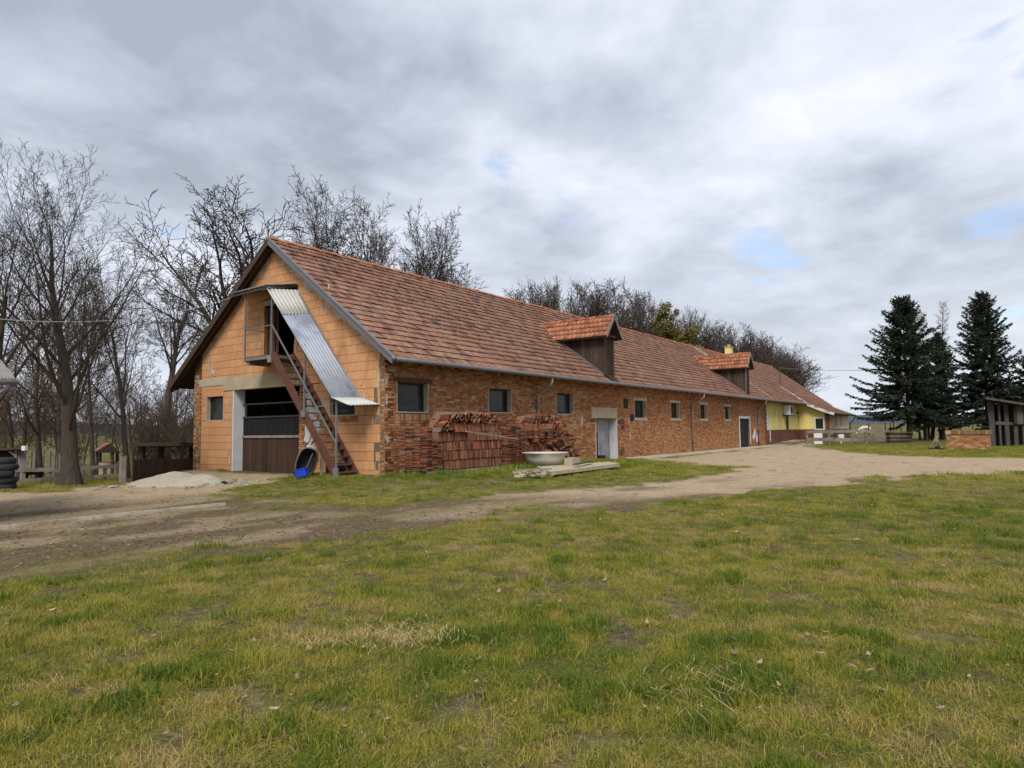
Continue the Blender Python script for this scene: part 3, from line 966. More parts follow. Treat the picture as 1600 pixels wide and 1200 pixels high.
# --- loft door in the gable
mb = MB(); mb.prism([(-.0075, u, z) for u, z in ragged(6.15, 6.98, .62, .16)][::-1], (.008, 0, 0)); mb.build('soot_stain', M['soffit'], gable_wall)
ld = sub('loft_door', barn, (0.1, 6.4, 4.65))
for k in range(4):          # the leaf stands open against the left cheek
    q = MB(); q.beam((0.06 + 0.10 * k, 6.78 - .10 * k, 4.66), (0.06 + .10 * k, 6.78 - .10 * k, 6.62), 0.105, 0.035, up=(1, 1, 0), tint=rnd.random()); q.build('board', M['rust'], ld)
mb = MB(); mb.box(-.012, .4, 4.72, 6.94, 6.69, 6.9); mb.build('loft_lintel', M['plaster'], barn)

# --- roof
roof = sub('roof', barn)


def slope_pts(x0, x1, side, y_e):
    """deck polygon under the tiles; side -1 = towards the yard"""
    pass


mb = MB()
OV = -0.40
ye_r, ye_l = EAVE_Y, 2 * RIDGE_Y - EAVE_Y + 0.35
for (ya, yb) in ((ye_r, RIDGE_Y), (RIDGE_Y, ye_l)):
    za, zb = roof_z(ya) - .06, roof_z(yb) - .06
    mb.hexa([(OV, ya, za - .05), (BARN_X, ya, za - .05), (BARN_X, yb, zb - .05), (OV, yb, zb - .05), (OV, ya, za), (BARN_X, ya, za), (BARN_X, yb, zb), (OV, yb, zb)])
mb.build('roof_deck', M['soffit'], roof)
# rafter tails under the eave
mb = MB()
for x in np.arange(0.1, BARN_X, 0.95):
    mb.beam((x, -0.74, roof_z(-0.74) - .19), (x, 0.02, roof_z(0.02) - .19), 0.10, 0.14)
tag(mb.build('rafter', M['soffit'], roof), kind='stuff')

RISE = 0.043
NR = 21
SLEN = math.hypot(RIDGE_Y - EAVE_Y, RIDGE_Z - EAVE_Z)
CA, SA = (RIDGE_Y - EAVE_Y) / SLEN, (RIDGE_Z - EAVE_Z) / SLEN


def tile_local(w, ex, tint):
    """plain tile: x across, y up the slope, z out of it"""
    q = MB()
    L = ex + 0.05
    h0, h1 = RISE + 0.012, 0.014
    q.v = []
    q.hexa([(0, 0, RISE - .006), (w, 0, RISE - .006), (w, L, -0.006), (0, L, -0.006), (0, 0, h0), (w, 0, h0), (w, L, h1), (0, L, h1)], tint)
    return q


def tile_quads(V, F_, T, ox, s, w, ex, tint, org, ux, us, un, j1=0.0, j2=0.0):
    q = tile_local(w, ex, tint)
    b = len(V)
    for (x, y, z) in q.v:
        x2 = x + ox; y2 = y + s + j2 * (x / w - 0.5); z2 = z + j1
        V.append((org[0] + ux[0] * x2 + us[0] * y2 + un[0] * z2, org[1] + ux[1] * x2 + us[1] * y2 + un[1] * z2, org[2] + ux[2] * x2 + us[2] * y2 + un[2] * z2))
    for f in q.f: F_.append(tuple(b + i for i in f)); T.append(tint)


def tile_tint(x, s):
    n = float(fbm(np.array(x * 0.22), np.array(s * 0.45), 41, 3))
    t = 0.12 + 0.72 * rnd.random() + (n - 0.5) * 0.4
    if rnd.random() < 0.06: t = 1.0
    if rnd.random() < 0.05: t = 0.0
    return min(1, max(0, t))


def sag(x): return -0.045 * math.sin(PI * min(1, max(0, (x - 1) / 19.0))) if x < 20 else -0.05 * math.sin(PI * min(1, max(0, (x - 20) / 26.0)))


def tiled_slope(x0, x1, side, near=0, parent=None, skip=None, tw=0.262, mat='tile', stop=None):
    ex = SLEN / NR
    if side < 0: org = (0, EAVE_Y, EAVE_Z); us = (0, CA, SA); un = (0, -SA, CA)
    else: org = (0, 2 * RIDGE_Y - EAVE_Y, EAVE_Z); us = (0, -CA, SA); un = (0, SA, CA)
    ux = (1, 0, 0)
    V, Fc, T = [], [], []; cand = []
    for r in range(-1 if side > 0 else 0, NR):
        s = r * ex - 0.03
        x = x0 - (0.5 * tw if r % 2 else 0)
        while x < x1 - 0.02:
            a, b = max(x, x0), min(x + tw, x1)
            x += tw
            if b - a < 0.05 or (skip and skip(0.5 * (a + b), s + ex * .5)): continue
            cand.append((a, b, s))
    if near:
        def dist(c):
            p = np.array([c[0], org[1] + us[1] * c[2], org[2] + us[2] * c[2]]); return np.linalg.norm(p - CAM)
        cand.sort(key=dist)
    pool = {}
    for i, (a, b, s) in enumerate(cand):
        t = tile_tint(a, s); j1 = rnd.uniform(-.005, .010) + sag(a) * 0.6; j2 = rnd.uniform(-.014, .014)
        if i < near:
            key = (round((b - a - .010) * 100) / 100, round(t * 9) / 9)
            if key not in pool:
                q = tile_local(key[0], ex, key[1]); me = bpy.data.meshes.new('roof_tile')
                vv = [(vx, us[1] * vy + un[1] * vz, us[2] * vy + un[2] * vz) for vx, vy, vz in q.v]
                me.from_pydata(vv, [], q.f); me.attributes.new('tint', 'FLOAT', 'FACE').data.foreach_set('value', q.t)
                me.materials.append(M[mat]); pool[key] = me
            o = link('roof_tile', pool[key], parent)
            o.location = (a + .005, org[1] + us[1] * s + un[1] * j1, org[2] + us[2] * s + un[2] * j1)
        else:
            tile_quads(V, Fc, T, a + .005, s, b - a - .010, ex, t, org, ux, us, un, j1, j2)
    me = fast_mesh('roof_tile', V, Fc, M[mat], False, T)
    return tag(link('roof_tile', me, parent), kind='stuff')


def in_dormer(x, s):
    y = EAVE_Y + CA * s
    return (15.0 < x < 16.05 and -0.35 < y < 2.4) or (38.95 < x < 40.0 and -0.35 < y < 2.4) or (15.2 < x < 15.95 and y < -0.2)


tiled_slope(OV + 0.03, BARN_X, -1, near=300, parent=roof, skip=in_dormer)
tiled_slope(OV + 0.03, BARN_X, 1, parent=roof)
# ridge tiles
rp = MB()
for k in range(7):
    a0, a1 = PI * k / 7, PI * (k + 1) / 7
    for (ra, rb, xa, xb) in ((0.135, 0.115, 0, 0.42),):
        rp.face([(xa, -ra * math.cos(a0), ra * math.sin(a0)), (xb, -rb * math.cos(a0), rb * math.sin(a0)), (xb, -rb * math.cos(a1), rb * math.sin(a1)), (xa, -ra * math.cos(a1), ra * math.sin(a1))], .55)
rp.face([(0, -.135 * math.cos(PI * k / 7), .135 * math.sin(PI * k / 7)) for k in range(8)], 0.2)
rme = []
for t in (0.25, 0.45, 0.6, 0.8):
    me = bpy.data.meshes.new('ridge_tile'); me.from_pydata(rp.v, [], rp.f)
    me.attributes.new('tint', 'FLOAT', 'FACE').data.foreach_set('value', [t] * len(rp.f)); me.materials.append(M['dormer_tile']); rme.append(me)
x = OV
while x < BARN_X - 0.2:
    o = link('ridge_tile', rnd.choice(rme), roof)
    o.location = (x, RIDGE_Y + rnd.uniform(-.012, .012), RIDGE_Z - 0.015 + rnd.uniform(-.015, .02) + sag(x) * .6); o.rotation_euler = (rnd.uniform(-.05, .05), rnd.uniform(-.03, .03), 0)
    x += 0.385
# bargeboards, gutter, downpipes
mb = MB()
for (yo, dz, w, h, t) in ((0, -.10, .05, .20, .5),):
    mb.beam((OV - .03, EAVE_Y - .05, roof_z(EAVE_Y - .05) + dz), (OV - .03, RIDGE_Y - .03, roof_z(RIDGE_Y - .03) + dz), w, h)
mb.beam((OV - .02, EAVE_Y - .05, roof_z(EAVE_Y - .05) + .03), (OV - .02, RIDGE_Y, roof_z(RIDGE_Y) + .03), .13, .05)
mb.build('bargeboard', M['galv'], roof)
mb = MB()
mb.beam((OV - .03, RIDGE_Y + .03, roof_z(RIDGE_Y + .03) - .11), (OV - .03, ye_l, roof_z(ye_l) - .11), .05, .24)
mb.build('bargeboard', M['dark_wood'], roof)
mb = MB()           # boarded soffit of the left verge
for k in range(3):
    xa = OV + .02 + .125 * k
    mb.beam((xa + .06, RIDGE_Y + .2, roof_z(RIDGE_Y + .2) - .17), (xa + .06, ye_l, roof_z(ye_l) - .17), .118, .03, tint=rnd.random())
mb.beam((OV + .1, RIDGE_Y + .3, roof_z(RIDGE_Y + .3) - .24), (OV + .1, ye_l, roof_z(ye_l) - .24), .10, .12, tint=.3)
mb.build('soffit_board', M['brown_wood'], roof)
mb = MB(); n = 24
mb.tube([(OV - .05 + (57.9 - OV) * k / n, EAVE_Y - .11, EAVE_Z - .07 - 0.0 * k + sag(OV + (BARN_X) * k / n) * .5) for k in range(n + 1)], 0.085, 10)
mb.build('gutter', M['galv'], roof, smooth=True)


def downpipe(xt, xb, zb):
    mb = MB()
    mb.tube([(xt, -.92, EAVE_Z - .12), (xt, -.92, EAVE_Z - .34), (xt - .12 * 0 + (xb - xt) * .15, -.8, EAVE_Z - .46), (xb, -0.16, EAVE_Z - .80), (xb, -.10, EAVE_Z - 1.0), (xb, -.10, zb)], .055, 8)
    for z in np.arange(zb + .8, 3, 1.0): mb.tube([(xb, -.10, z), (xb, -.10, z + .05)], .068, 8)
    mb.build('downpipe', M['pipe'], barn, smooth=True)


downpipe(onY(863, 600, -.92)[0], onY(841, 640, -.1)[0], 0.2)
downpipe(onY(1100, 618, -.92)[0], onY(1083, 690, -.1)[0], 0.0)
downpipe(onY(1196.5, 630, -.92)[0], onY(1186, 680, -.1)[0], 0.0)
mb = MB()
mb.tube([(-.42, EAVE_Y - .11, EAVE_Z - .07), (-.50, EAVE_Y - .11, EAVE_Z - .05), (-.5, EAVE_Y - .08, EAVE_Z + .05)], [.09, .085, .03], 10); mb.build('gutter_end', M['galv'], roof, smooth=True)
# pale mortar strip that runs up the roof
mb = MB()
for (xx, ya, yb) in ((31.2, 4.9, 6.0),):
    p = onY(1110, 558, 4.4); mb.beam((p[0], 4.2, roof_z(4.2) + .05), (p[0], 5.95, roof_z(5.95) + .05), .18, .06)
mb.beam((BARN_X, EAVE_Y + .1, roof_z(EAVE_Y + .1) + .04), (BARN_X, RIDGE_Y - .1, roof_z(RIDGE_Y - .1) + .04), .16, .05)
mb.build('mortar_fillet', M['plaster'], roof)


# --- dormers
def dormer(x0, x1, yf, zt, za):
    d = sub('dormer', barn, (x0, yf, roof_z(yf)))
    xm = 0.5 * (x0 + x1)
    yback = EAVE_Y + (zt - EAVE_Z) / SL
    nb = 11; 
    for side_x in (x0, x1 - .04):
        for k in range(nb):
            ya = yf + (yback - yf) * k / nb; yb = yf + (yback - yf) * (k + 1) / nb
            off = rnd.uniform(-.01, .01)
            q = MB()
            q.hexa([(side_x + off, ya + .006, roof_z(ya) - .05), (side_x + .04 + off, ya + .006, roof_z(ya) - .05), (side_x + .04 + off, yb - .006, roof_z(yb) - .05), (side_x + off, yb - .006, roof_z(yb) - .05),
                    (side_x + off, ya + .006, zt), (side_x + .04 + off, ya + .006, zt), (side_x + .04 + off, yb - .006, zt), (side_x + off, yb - .006, zt)], rnd.random())
            q.build('board', M['dark_wood'], d)
    nf = 5
    for k in range(nf):
        xa = x0 + .02 + (x1 - x0 - .04) * k / nf; xb = x0 + .02 + (x1 - x0 - .04) * (k + 1) / nf
        q = MB(); q.box(xa + .006, xb - .006, yf - .045 + rnd.uniform(-.01, .01), yf - .006, roof_z(yf) - .05, zt + .25, rnd.random() * .6); q.build('board', M['dark_wood'], d)
    q = MB(); q.beam((x1 - .02, yf - .08, roof_z(yf)), (x1 - .02, yf - .08, zt), .10, .10, up=(0, 1, 0)); q.beam((x0 + .02, yf - .08, roof_z(yf)), (x0 + .02, yf - .08, zt), .08, .08, up=(0, 1, 0)); q.build('corner_post', M['dark_wood'], d)
    # grey flashing up the near cheek
    q = MB(); q.beam((x0 - .05, yf - .1, roof_z(yf - .1) + .07), (x0 - .05, yback, roof_z(yback) + .07), .10, .10); q.beam((x1 + .05, yf - .1, roof_z(yf - .1) + .06), (x1 + .05, yback, roof_z(yback) + .06), .10, .06)
    q.build('flashing', M['galv'], d)
    # little gabled roof
    yfr = yf - .45; hw = (x1 - x0) / 2 + .38
    ze = zt - .12
    sl = (za - ze) / hw
    yb_r = EAVE_Y + (za - EAVE_Z) / SL; yb_e = EAVE_Y + (ze - EAVE_Z) / SL
    q = MB()
    for sgn in (-1, 1):
        xe = xm + sgn * hw
        pts = [(xe, yfr, ze - .02), (xm, yfr, za - .02), (xm, yb_r, za - .02), (xe, yb_e, ze - .02)]
        if sgn > 0: pts = pts[::-1]
        q.prism(pts, (0, 0, -.05))
    q.build('dormer_deck', M['dark_wood'], d)
    V, Fc, T = [], [], []
    rows = 4; L = math.hypot(hw, za - ze)
    for sgn in (-1, 1):
        us = (-sgn * hw / L, 0, (za - ze) / L); un = (sgn * (za - ze) / L, 0, hw / L)
        for r in range(rows):
            s = r * L / rows
            y = yfr - (.13 if r % 2 else 0)
            while y < yb_e + (yb_r - yb_e) * (r + 1) / rows + .05:
                a, b = max(y, yfr), y + .26; y += .26
                if b - a < .05: continue
                if sgn < 0: tile_quads(V, Fc, T, -b, s - .02, b - a - .006, L / rows, rnd.random(), (xm + sgn * hw, 0, ze), (0, -1, 0), us, un, rnd.uniform(-.003, .004), rnd.uniform(-.012, .012))
                else: tile_quads(V, Fc, T, a, s - .02, b - a - .006, L / rows, rnd.random(), (xm + sgn * hw, 0, ze), (0, 1, 0), us, un, rnd.uniform(-.003, .004), rnd.uniform(-.012, .012))
    tag(link('roof_tile', fast_mesh('roof_tile', [(v[0] - x0, v[1] - yf, v[2] - roof_z(yf)) for v in V], Fc, M['dormer_tile'], False, T), d), kind='stuff')
    q = MB()
    yy = yfr
    while yy < yb_r:
        q.tube([(xm, yy, za + .01), (xm, yy + .38, za)], [.095, .08], 8, rnd.random()); yy += .36
    q.build('ridge_cap', M['dormer_tile'], d)
    q = MB()
    for sgn in (-1, 1):
        q.beam((xm + sgn * (hw + .02), yfr - .02, ze - .04), (xm, yfr - .02, za - .02), .04, .16, tint=.6)
    q.build('bargeboard', M['grey_wood'], d)
    q = MB(); q.beam((xm - hw * .75, yfr + .3, zt - .02), (xm + hw * .75, yfr + .3, zt - .02), .1, .1); q.build('tie_beam', M['dark_wood'], d)
    return d


dm = dormer(15.0, 16.05, -0.35, 6.50, 7.50)
q = MB(); q.hexa([(15.15, -1.0, roof_z(-1.0) + .02), (15.95, -1.0, roof_z(-1.0) + .02), (15.95, -.3, roof_z(-.3) + .05), (15.15, -.3, roof_z(-.3) + .05), (15.15, -1.0, roof_z(-1.0) + .06), (15.95, -1.0, roof_z(-1.0) + .06), (15.95, -.3, roof_z(-.3) + .09), (15.15, -.3, roof_z(-.3) + .09)], .1)
q.build('chute_board', M['dark_wood'], dm)
dm = dormer(38.95, 40.0, -0.35, 6.52, 7.62)
q = MB(); q.tube([(38.9, -.5, roof_z(-.5)), (38.9, -.6, 6.6)], .05, 8); q.build('flue', M['galv'], dm)

# --- landing, stair and canopy on the gable
st = sub('staircase', barn, (-0.5, 3, 0))
XO, XI = -0.95, -0.10
FOOT, TOP = (1.16, 0.0), (4.90, 4.52)
mb = MB()
for xx in (XO, XI):
    q = MB(); q.beam((xx, FOOT[0] - .02, FOOT[1] - .05), (xx, TOP[0], TOP[1] + .02), .05, .31, up=(0, -1, 1)); q.build('stringer', M['rust'], st)
nt_ = 17
for k in range(1, nt_ + 1):
    f = k / (nt_ + 0.6)
    y = FOOT[0] + (TOP[0] - FOOT[0]) * f; z = FOOT[1] + (TOP[1] - FOOT[1]) * f
    q = MB(); q.hexa([(XO + .03, y - .17, z - .02), (XI - .03, y - .17, z - .02), (XI - .03, y + .09, z - .02), (XO + .03, y + .09, z - .02),
                      (XO + .03, y - .17, z + .015), (XI - .03, y - .17, z + .015), (XI - .03, y + .09, z + .015), (XO + .03, y + .09, z + .015)], rnd.random()); q.build('tread', M['tread'], st)
# landing
q = MB()
for k in range(7):
    a = XO - .02 + k * .138; q.box(a + .003, a + .135, 4.88, 6.66, 4.50, 4.54, rnd.random())
q.build('landing_board', M['tread'], st)
q = MB(); q.box(XO - .03, XO + .02, 4.86, 6.68, 4.38, 4.498); q.box(XO + .02, -0.03, 6.62, 6.68, 4.36, 4.497); q.box(XO + .02, -.03, 4.86, 4.92, 4.36, 4.497); q.build('landing_frame', M['rail'], st)
q = MB(); q.box(XO + .03, -.03, 6.42, 6.60, 4.24, 4.495); q.box(XO - .05, -.03, 4.94, 5.16, 4.24, 4.495); q.build('bracket', M['grey_wood'], st)
for (y, z0, z1) in ((6.60, 4.40, 7.05), (4.93, 4.45, 6.75), (2.98, 2.35, 4.72), (1.27, 0.22, 2.78)):
    q = MB(); q.beam((XO - .04, y, z0), (XO - .04, y, z1), .05, .05, up=(0, 1, 0)); q.build('post', M['rail'], st)
q = MB(); q.beam((XO - .05, 4.93, 5.66), (XO - .05, 1.30, 1.28), .035, .05); q.build('handrail', M['rail'], st)
q = MB(); q.beam((XO - .045, 6.6, 5.62), (XO - .045, 4.93, 5.62), .03, .03); q.beam((XO - .045, 6.6, 5.62), (-.02, 6.6, 5.62), .03, .03); q.build('landing_rail', M['rail'], st)
q = MB(); q.beam((XO - .04, 2.98, 2.42), (-0.2, 1.6, 2.72), .03, .03); q.build('brace', M['rail'], st)
q = MB(); q.box(XO - .08, XO - .03, 2.9, 3.1, 2.16, 2.40); q.box(XO - .08, XO - .03, 1.16, 1.40, .10, .42); q.build('post_plate', M['rail'], st)
q = MB(); q.beam((-.92, 2.10, -0.02), (-.92, 2.14, 1.32), .09, .05, up=(1, 0, 0)); q.build('prop', M['grey_wood'], st)

cn = sub('canopy', barn, (-0.5, 3, 5))


def corrugated(name, mat, a, b, c, d, waves, amp, parent, thick=0.006):
    """sheet with corners a,b (upper edge) and d,c (lower edge); waves run down the sheet"""
    a, b, c, d = map(Vector, (a, b, c, d)); n = waves * 8
    nor = (b - a).cross(d - a).normalized()
    if nor.z < 0: nor = -nor
    V, Fc = [], []
    for i in range(n + 1):
        t = i / n; o = nor * (amp * math.sin(2 * PI * waves * t))
        for base in (a.lerp(b, t), d.lerp(c, t)):
            V.append(base + o); V.append(base + o - nor * thick)
    for i in range(n):
        p = 4 * i; r = p + 4
        Fc += [(p, r, r + 2, p + 2), (p + 1, p + 3, r + 3, r + 1), (p, p + 1, r + 1, r), (p + 2, r + 2, r + 3, p + 3)]
    me = fast_mesh(name, [tuple(v - Vector((-0.5, 3, 5))) if parent is cn else tuple(v) for v in V], Fc, mat, False)
    return link(name, me, parent)


# canopy over the stair: white top sheet, long blue-grey sheet, near-flat awning at the foot
E_O = lambda y: 2.80 + (y - 1.30) * (7.02 - 2.80) / (5.06 - 1.30)
corrugated('corrugated_sheet', M['sheet_white'], (-1.15, 5.02, E_O(5.02)), (-.03, 4.66, 7.06), (-.03, 3.93, 6.08), (-1.15, 4.06, E_O(4.06) - .0), 8, .013, cn)['label'] = 'white corrugated sheet'
corrugated('corrugated_sheet', M['sheet_blue'], (-1.15, 4.16, E_O(4.16) - .03), (-.03, 4.03, 6.18), (-.03, 1.17, 2.84), (-1.15, 1.30, 2.77), 9, .012, cn)['label'] = 'blue grey corrugated sheet'
corrugated('corrugated_sheet', M['sheet_white'], (-1.17, 1.36, 2.80), (-.03, 1.24, 2.84), (-.03, 0.20, 2.55), (-1.17, 0.45, 2.50), 9, .014, cn)['label'] = 'pale corrugated sheet of the small awning'
corrugated('corrugated_sheet', M['sheet_grey'], (-0.02, 4.72, 7.30), (-.02, 8.0, 7.44), (-1.25, 7.5, 7.06), (-1.25, 4.95, 7.10), 18, .02, cn)['label'] = 'grey corrugated sheet over the landing'
q = MB()
q.beam((-1.10, 4.95, E_O(4.95) - .05), (-1.10, 1.30, E_O(1.3) - .05), .03, .03); q.beam((-.06, 4.6, 6.95), (-.06, 1.2, 2.8), .03, .03)
q.beam((-1.12, 4.9, 7.02), (-1.12, 7.3, 6.98), .04, .06); q.beam((-.05, 4.8, 7.22), (-.05, 7.9, 7.34), .04, .06)
q.beam((-1.1, 6.6, 7.0), (-.04, 6.6, 7.3), .04, .05); q.beam((-1.1, 4.98, 7.02), (-.04, 4.98, 7.2), .04, .05)
q.beam((-1.14, 1.3, 2.73), (-.03, 1.2, 2.78), .03, .03)
q.build('canopy_frame', M['rail'], cn)
q = MB(); q.prism([(-.015, 4.70, 7.06), (-.015, 6.2, 7.2), (-.015, 6.2, 7.34), (-.015, 4.70, 7.27)][::-1], (-.02, 0, 0)); q.build('back_panel', M['panel'], cn)

# ------------------------------------------------------------------ yellow house at the far end
house = thing('farmhouse', 'yellow rendered house end with red brick plinth adjoining the barn', 'house', (46, 0, 0))
HX = 72.0
WX, WY = 58.6, -2.9
mb = MB()
mb.box(BARN_X + .02, WX + .3, 0.04, 0.4, 1.36, 4.25)
for k, x in enumerate((47.6, 49.4, 52.2, 54.4, 56.4)):
    mb.box(x, x + .9, -0.05, 0.04, 1.40, 3.85)
mb.build('wall', M['yellow'], house)
mb = MB()
mb.prism([(WX, 0.0, 1.36), (WX, WY, 1.36), (WX, WY, 3.05), (WX, 0.0, 4.15)], (0.3, 0, 0))
mb.build('wall', M['yellow'], house)
mb = MB()
mb.box(WX + .31, 69.6, WY, WY + .3, 1.36, 3.0)
mb.box(69.3, 69.6, WY + .31, GW, 0, 3.2)
mb.build('wall', M['beige'], house)
mb = MB()
for (x0, x1, y0, y1) in ((BARN_X + .02, WX, -.02, 0.3), (WX - .03, WX + .3, WY, -.03), (WX - .02, 69.6, WY - .03, WY + .28)):
    if x1 - x0 > 1:
        u = x0
        while u < x1:
            for r in range(9):
                mb.box(u + .005, min(u + .5, x1) - .005, y0 - .01 * ((r + int(u)) % 2), y1, r * .15 + .004 - (.0), r * .15 + .146, rnd.random())
            u += .5
    else:
        u = y0
        while u < y1:
            for r in range(9): mb.box(x0 - .01 * ((r + int(u * 2)) % 2), x1, u + .005, min(u + .5, y1) - .005, r * .15 + .004, r * .15 + .146, rnd.random())
            u += .5
tag(mb.build('plinth_tile', M['plinth'], house), kind='stuff')
mb = MB()
for r in range(14):
    w = .34 if r % 2 else .2
    mb.box(BARN_X - .06, BARN_X + w, -.055, .01, 1.36 + r * .185, 1.36 + r * .185 + .17, rnd.random())
    mb.box(WX - .045, WX + .01, WY - .04, WY + w + .15, 1.37 + r * .12, 1.37 + r * .12 + .11, rnd.random())
mb.box(BARN_X - .06, BARN_X + .2, -.055, -.03, 0, 1.35, .5)
mb.build('quoin', M['plinth'], house)
mb = MB()
mb.box(HX - .3, HX, 0.4, GW, 0, 4.1)
for poly in strips(lambda u: roof_z(u) - 0.15, 0.42, GW, 3.9, [], [RIDGE_Y]): mb.prism([(HX - .02, u, z) for u, z in poly][::-1], (0.1, 0, 0))
mb.box(BARN_X, HX - .32, GW - .35, GW, 0, 4.1)
mb.build('wall', M['beige'], house)
# openings on the yellow wall
dd = sub('door', house, (46.8, 0, 0)); q = MB(); q.box(46.35, 47.3, -.03, .03, 1.38, 3.1); q.box(47.25, 47.35, -.08, -.02, .3, 1.36); q.build('leaf', M['white'], dd)
dd = sub('door', house, (53.3, 0, 0)); q = MB(); q.box(53.35, 54.1, -.02, .03, 1.38, 3.2); q.build('leaf', M['frame'], dd)
q = MB(); q.box(57.2, 57.8, -.03, .035, 3.0, 3.15); q.box(58.0, 58.45, -.03, .035, 3.0, 3.15); q.build('vent', M['black'], house)
q = MB(); q.box(57.0, 58.5, -.07, .035, 2.86, 2.93); q.build('ledge', M['white'], house)
wn = sub('window', house, (WX, -1.5, 1.2))
ya, za_ = onX(1288, 672, WX)[1], 1.30; yb = onX(1273, 653, WX)[1]; zb_ = 2.55
q = MB()
for (u0, u1, z0, z1) in ((ya - .05, yb + .05, za_, za_ + .1), (ya - .05, yb + .05, zb_ - .1, zb_), (ya - .05, ya + .07, za_ + .1, zb_ - .1), (yb - .07, yb + .05, za_ + .1, zb_ - .1)):
    q.box(WX - .06, WX + .02, u0, u1, z0, z1)
q.build('frame', M['ac'], wn)
q = MB(); q.box(WX - .02, WX + .01, ya + .06, yb - .06, za_ + .09, zb_ - .09); q.build('pane', M['glass'], wn)
q = MB()
for x in (61.5, 64.5): q.box(x, x + 1.1, WY - .02, WY + .02, 1.7, 2.8)
q.build('blind_niche', M['plaster'], house)
# wing roof: the main slope runs on, flatter, over the porch
mb = MB()
ER = 69.9
prof = [(0.6, roof_z(0.6) + .02), (-1.0, 3.98), (-2.3, 3.38), (-3.5, 2.93)]
for (p, q2) in zip(prof[:-1], prof[1:]):
    mb.hexa([(58.0, q2[0], q2[1] - .16), (ER, q2[0], q2[1] - .16), (ER, p[0], p[1] - .16), (58.0, p[0], p[1] - .16), (58.0, q2[0], q2[1] - .02), (ER, q2[0], q2[1] - .02), (ER, p[0], p[1] - .02), (58.0, p[0], p[1] - .02)])
for (ya_, yb_) in ((EAVE_Y, RIDGE_Y), (RIDGE_Y, ye_l)):
    z1_, z2_ = roof_z(ya_) - .06, roof_z(yb_) - .06
    mb.hexa([(BARN_X + .01, ya_, z1_ - .05), (HX + .3, ya_, z1_ - .05), (HX + .3, yb_, z2_ - .05), (BARN_X + .01, yb_, z2_ - .05), (BARN_X + .01, ya_, z1_), (HX + .3, ya_, z1_), (HX + .3, yb_, z2_), (BARN_X + .01, yb_, z2_)])
mb.build('roof_deck', M['soffit'], house)


def house_tiles():
    V, Fc, T = [], [], []
    ex = SLEN / NR
    for side in (-1, 1):
        if side < 0: org = (0, EAVE_Y, EAVE_Z); us = (0, CA, SA); un = (0, -SA, CA)
        else: org = (0, 2 * RIDGE_Y - EAVE_Y, EAVE_Z); us = (0, -CA, SA); un = (0, SA, CA)
        for r in range(NR):
            x = BARN_X + .1 - (.13 if r % 2 else 0)
            while x < HX + .3:
                tile_quads(V, Fc, T, x, r * ex - .03, .256, ex, tile_tint(x, r * ex) * .8, org, (1, 0, 0), us, un, rnd.uniform(-.004, .006), rnd.uniform(-.012, .012)); x += .262
    for (p, q2) in zip(prof[:-1], prof[1:]):
        L = math.hypot(p[0] - q2[0], p[1] - q2[1]); us = (0, (p[0] - q2[0]) / L, (p[1] - q2[1]) / L); un = (0, -us[2], us[1])
        rows = max(2, round(L / .4))
        for r in range(rows):
            x = 58.0 - (.13 if r % 2 else 0)
            while x < ER - .05:
                tile_quads(V, Fc, T, x, r * L / rows - .02, .256, L / rows, tile_tint(x, r) * .8, (0, q2[0], q2[1]), (1, 0, 0), us, un, rnd.uniform(-.004, .006) + .01, rnd.uniform(-.012, .012)); x += .262
    me = fast_mesh('roof_tile', [(v[0] - 46, v[1], v[2]) for v in V], Fc, M['tile'], False, T)
    return tag(link('roof_tile', me, house), kind='stuff')


house_tiles()
q = MB()
x = BARN_X
while x < HX + .2:
    q.tube([(x, RIDGE_Y, RIDGE_Z), (x + .4, RIDGE_Y, RIDGE_Z - .01)], [.125, .11], 8, rnd.random()); x += .385
tag(q.build('ridge_tile', M['dormer_tile'], house), kind='stuff')
q = MB()
for (p, q2) in zip(prof[:-1], prof[1:]): q.beam((57.96, p[0], p[1] - .06), (57.96, q2[0], q2[1] - .06), .05, .26)
q.beam((57.97, 1.6, roof_z(1.6) + .03), (57.97, .6, roof_z(.6) + .03), .12, .06)
q.build('verge_board', M['ac'], house)
q = MB(); q.tube([(57.95, -3.6, 2.86), (ER + .1, -3.6, 2.86)], .08, 8); q.tube([(ER + .1, -3.6, 2.86), (ER + .5, -3.5, 2.8), (ER + .45, -3.3, 2.35), (ER - .1, -3.0, 2.0), (ER - .15, -2.95, 0.3)], .06, 8); q.build('gutter', M['black'], house)
# chimney, mast
cx_ = onY(1139, 550, 4.6)[0]
ch = sub('chimney', house, (cx_, 4.6, 8.2))
q = MB(); q.box(cx_ - .32, cx_ + .32, 4.3, 4.9, 7.6, 9.55); q.build('shaft', M['yellow'], ch)
q = MB(); q.box(cx_ - .37, cx_ + .37, 4.25, 4.95, 9.56, 9.66); q.box(cx_ - .12, cx_ + .12, 4.5, 4.7, 9.67, 9.9); q.build('cap', M['concrete'], ch)
ms_ = onY(1219, 597, 2.2)
q = MB(); q.tube([(ms_[0], 2.2, roof_z(2.2) - .1), (ms_[0], 2.2, 8.2)], .05, 6); q.beam((ms_[0] - .5, 2.2, 8.0), (ms_[0] + .4, 2.2, 8.0), .05, .05); q.build('mast', M['rust'], house)
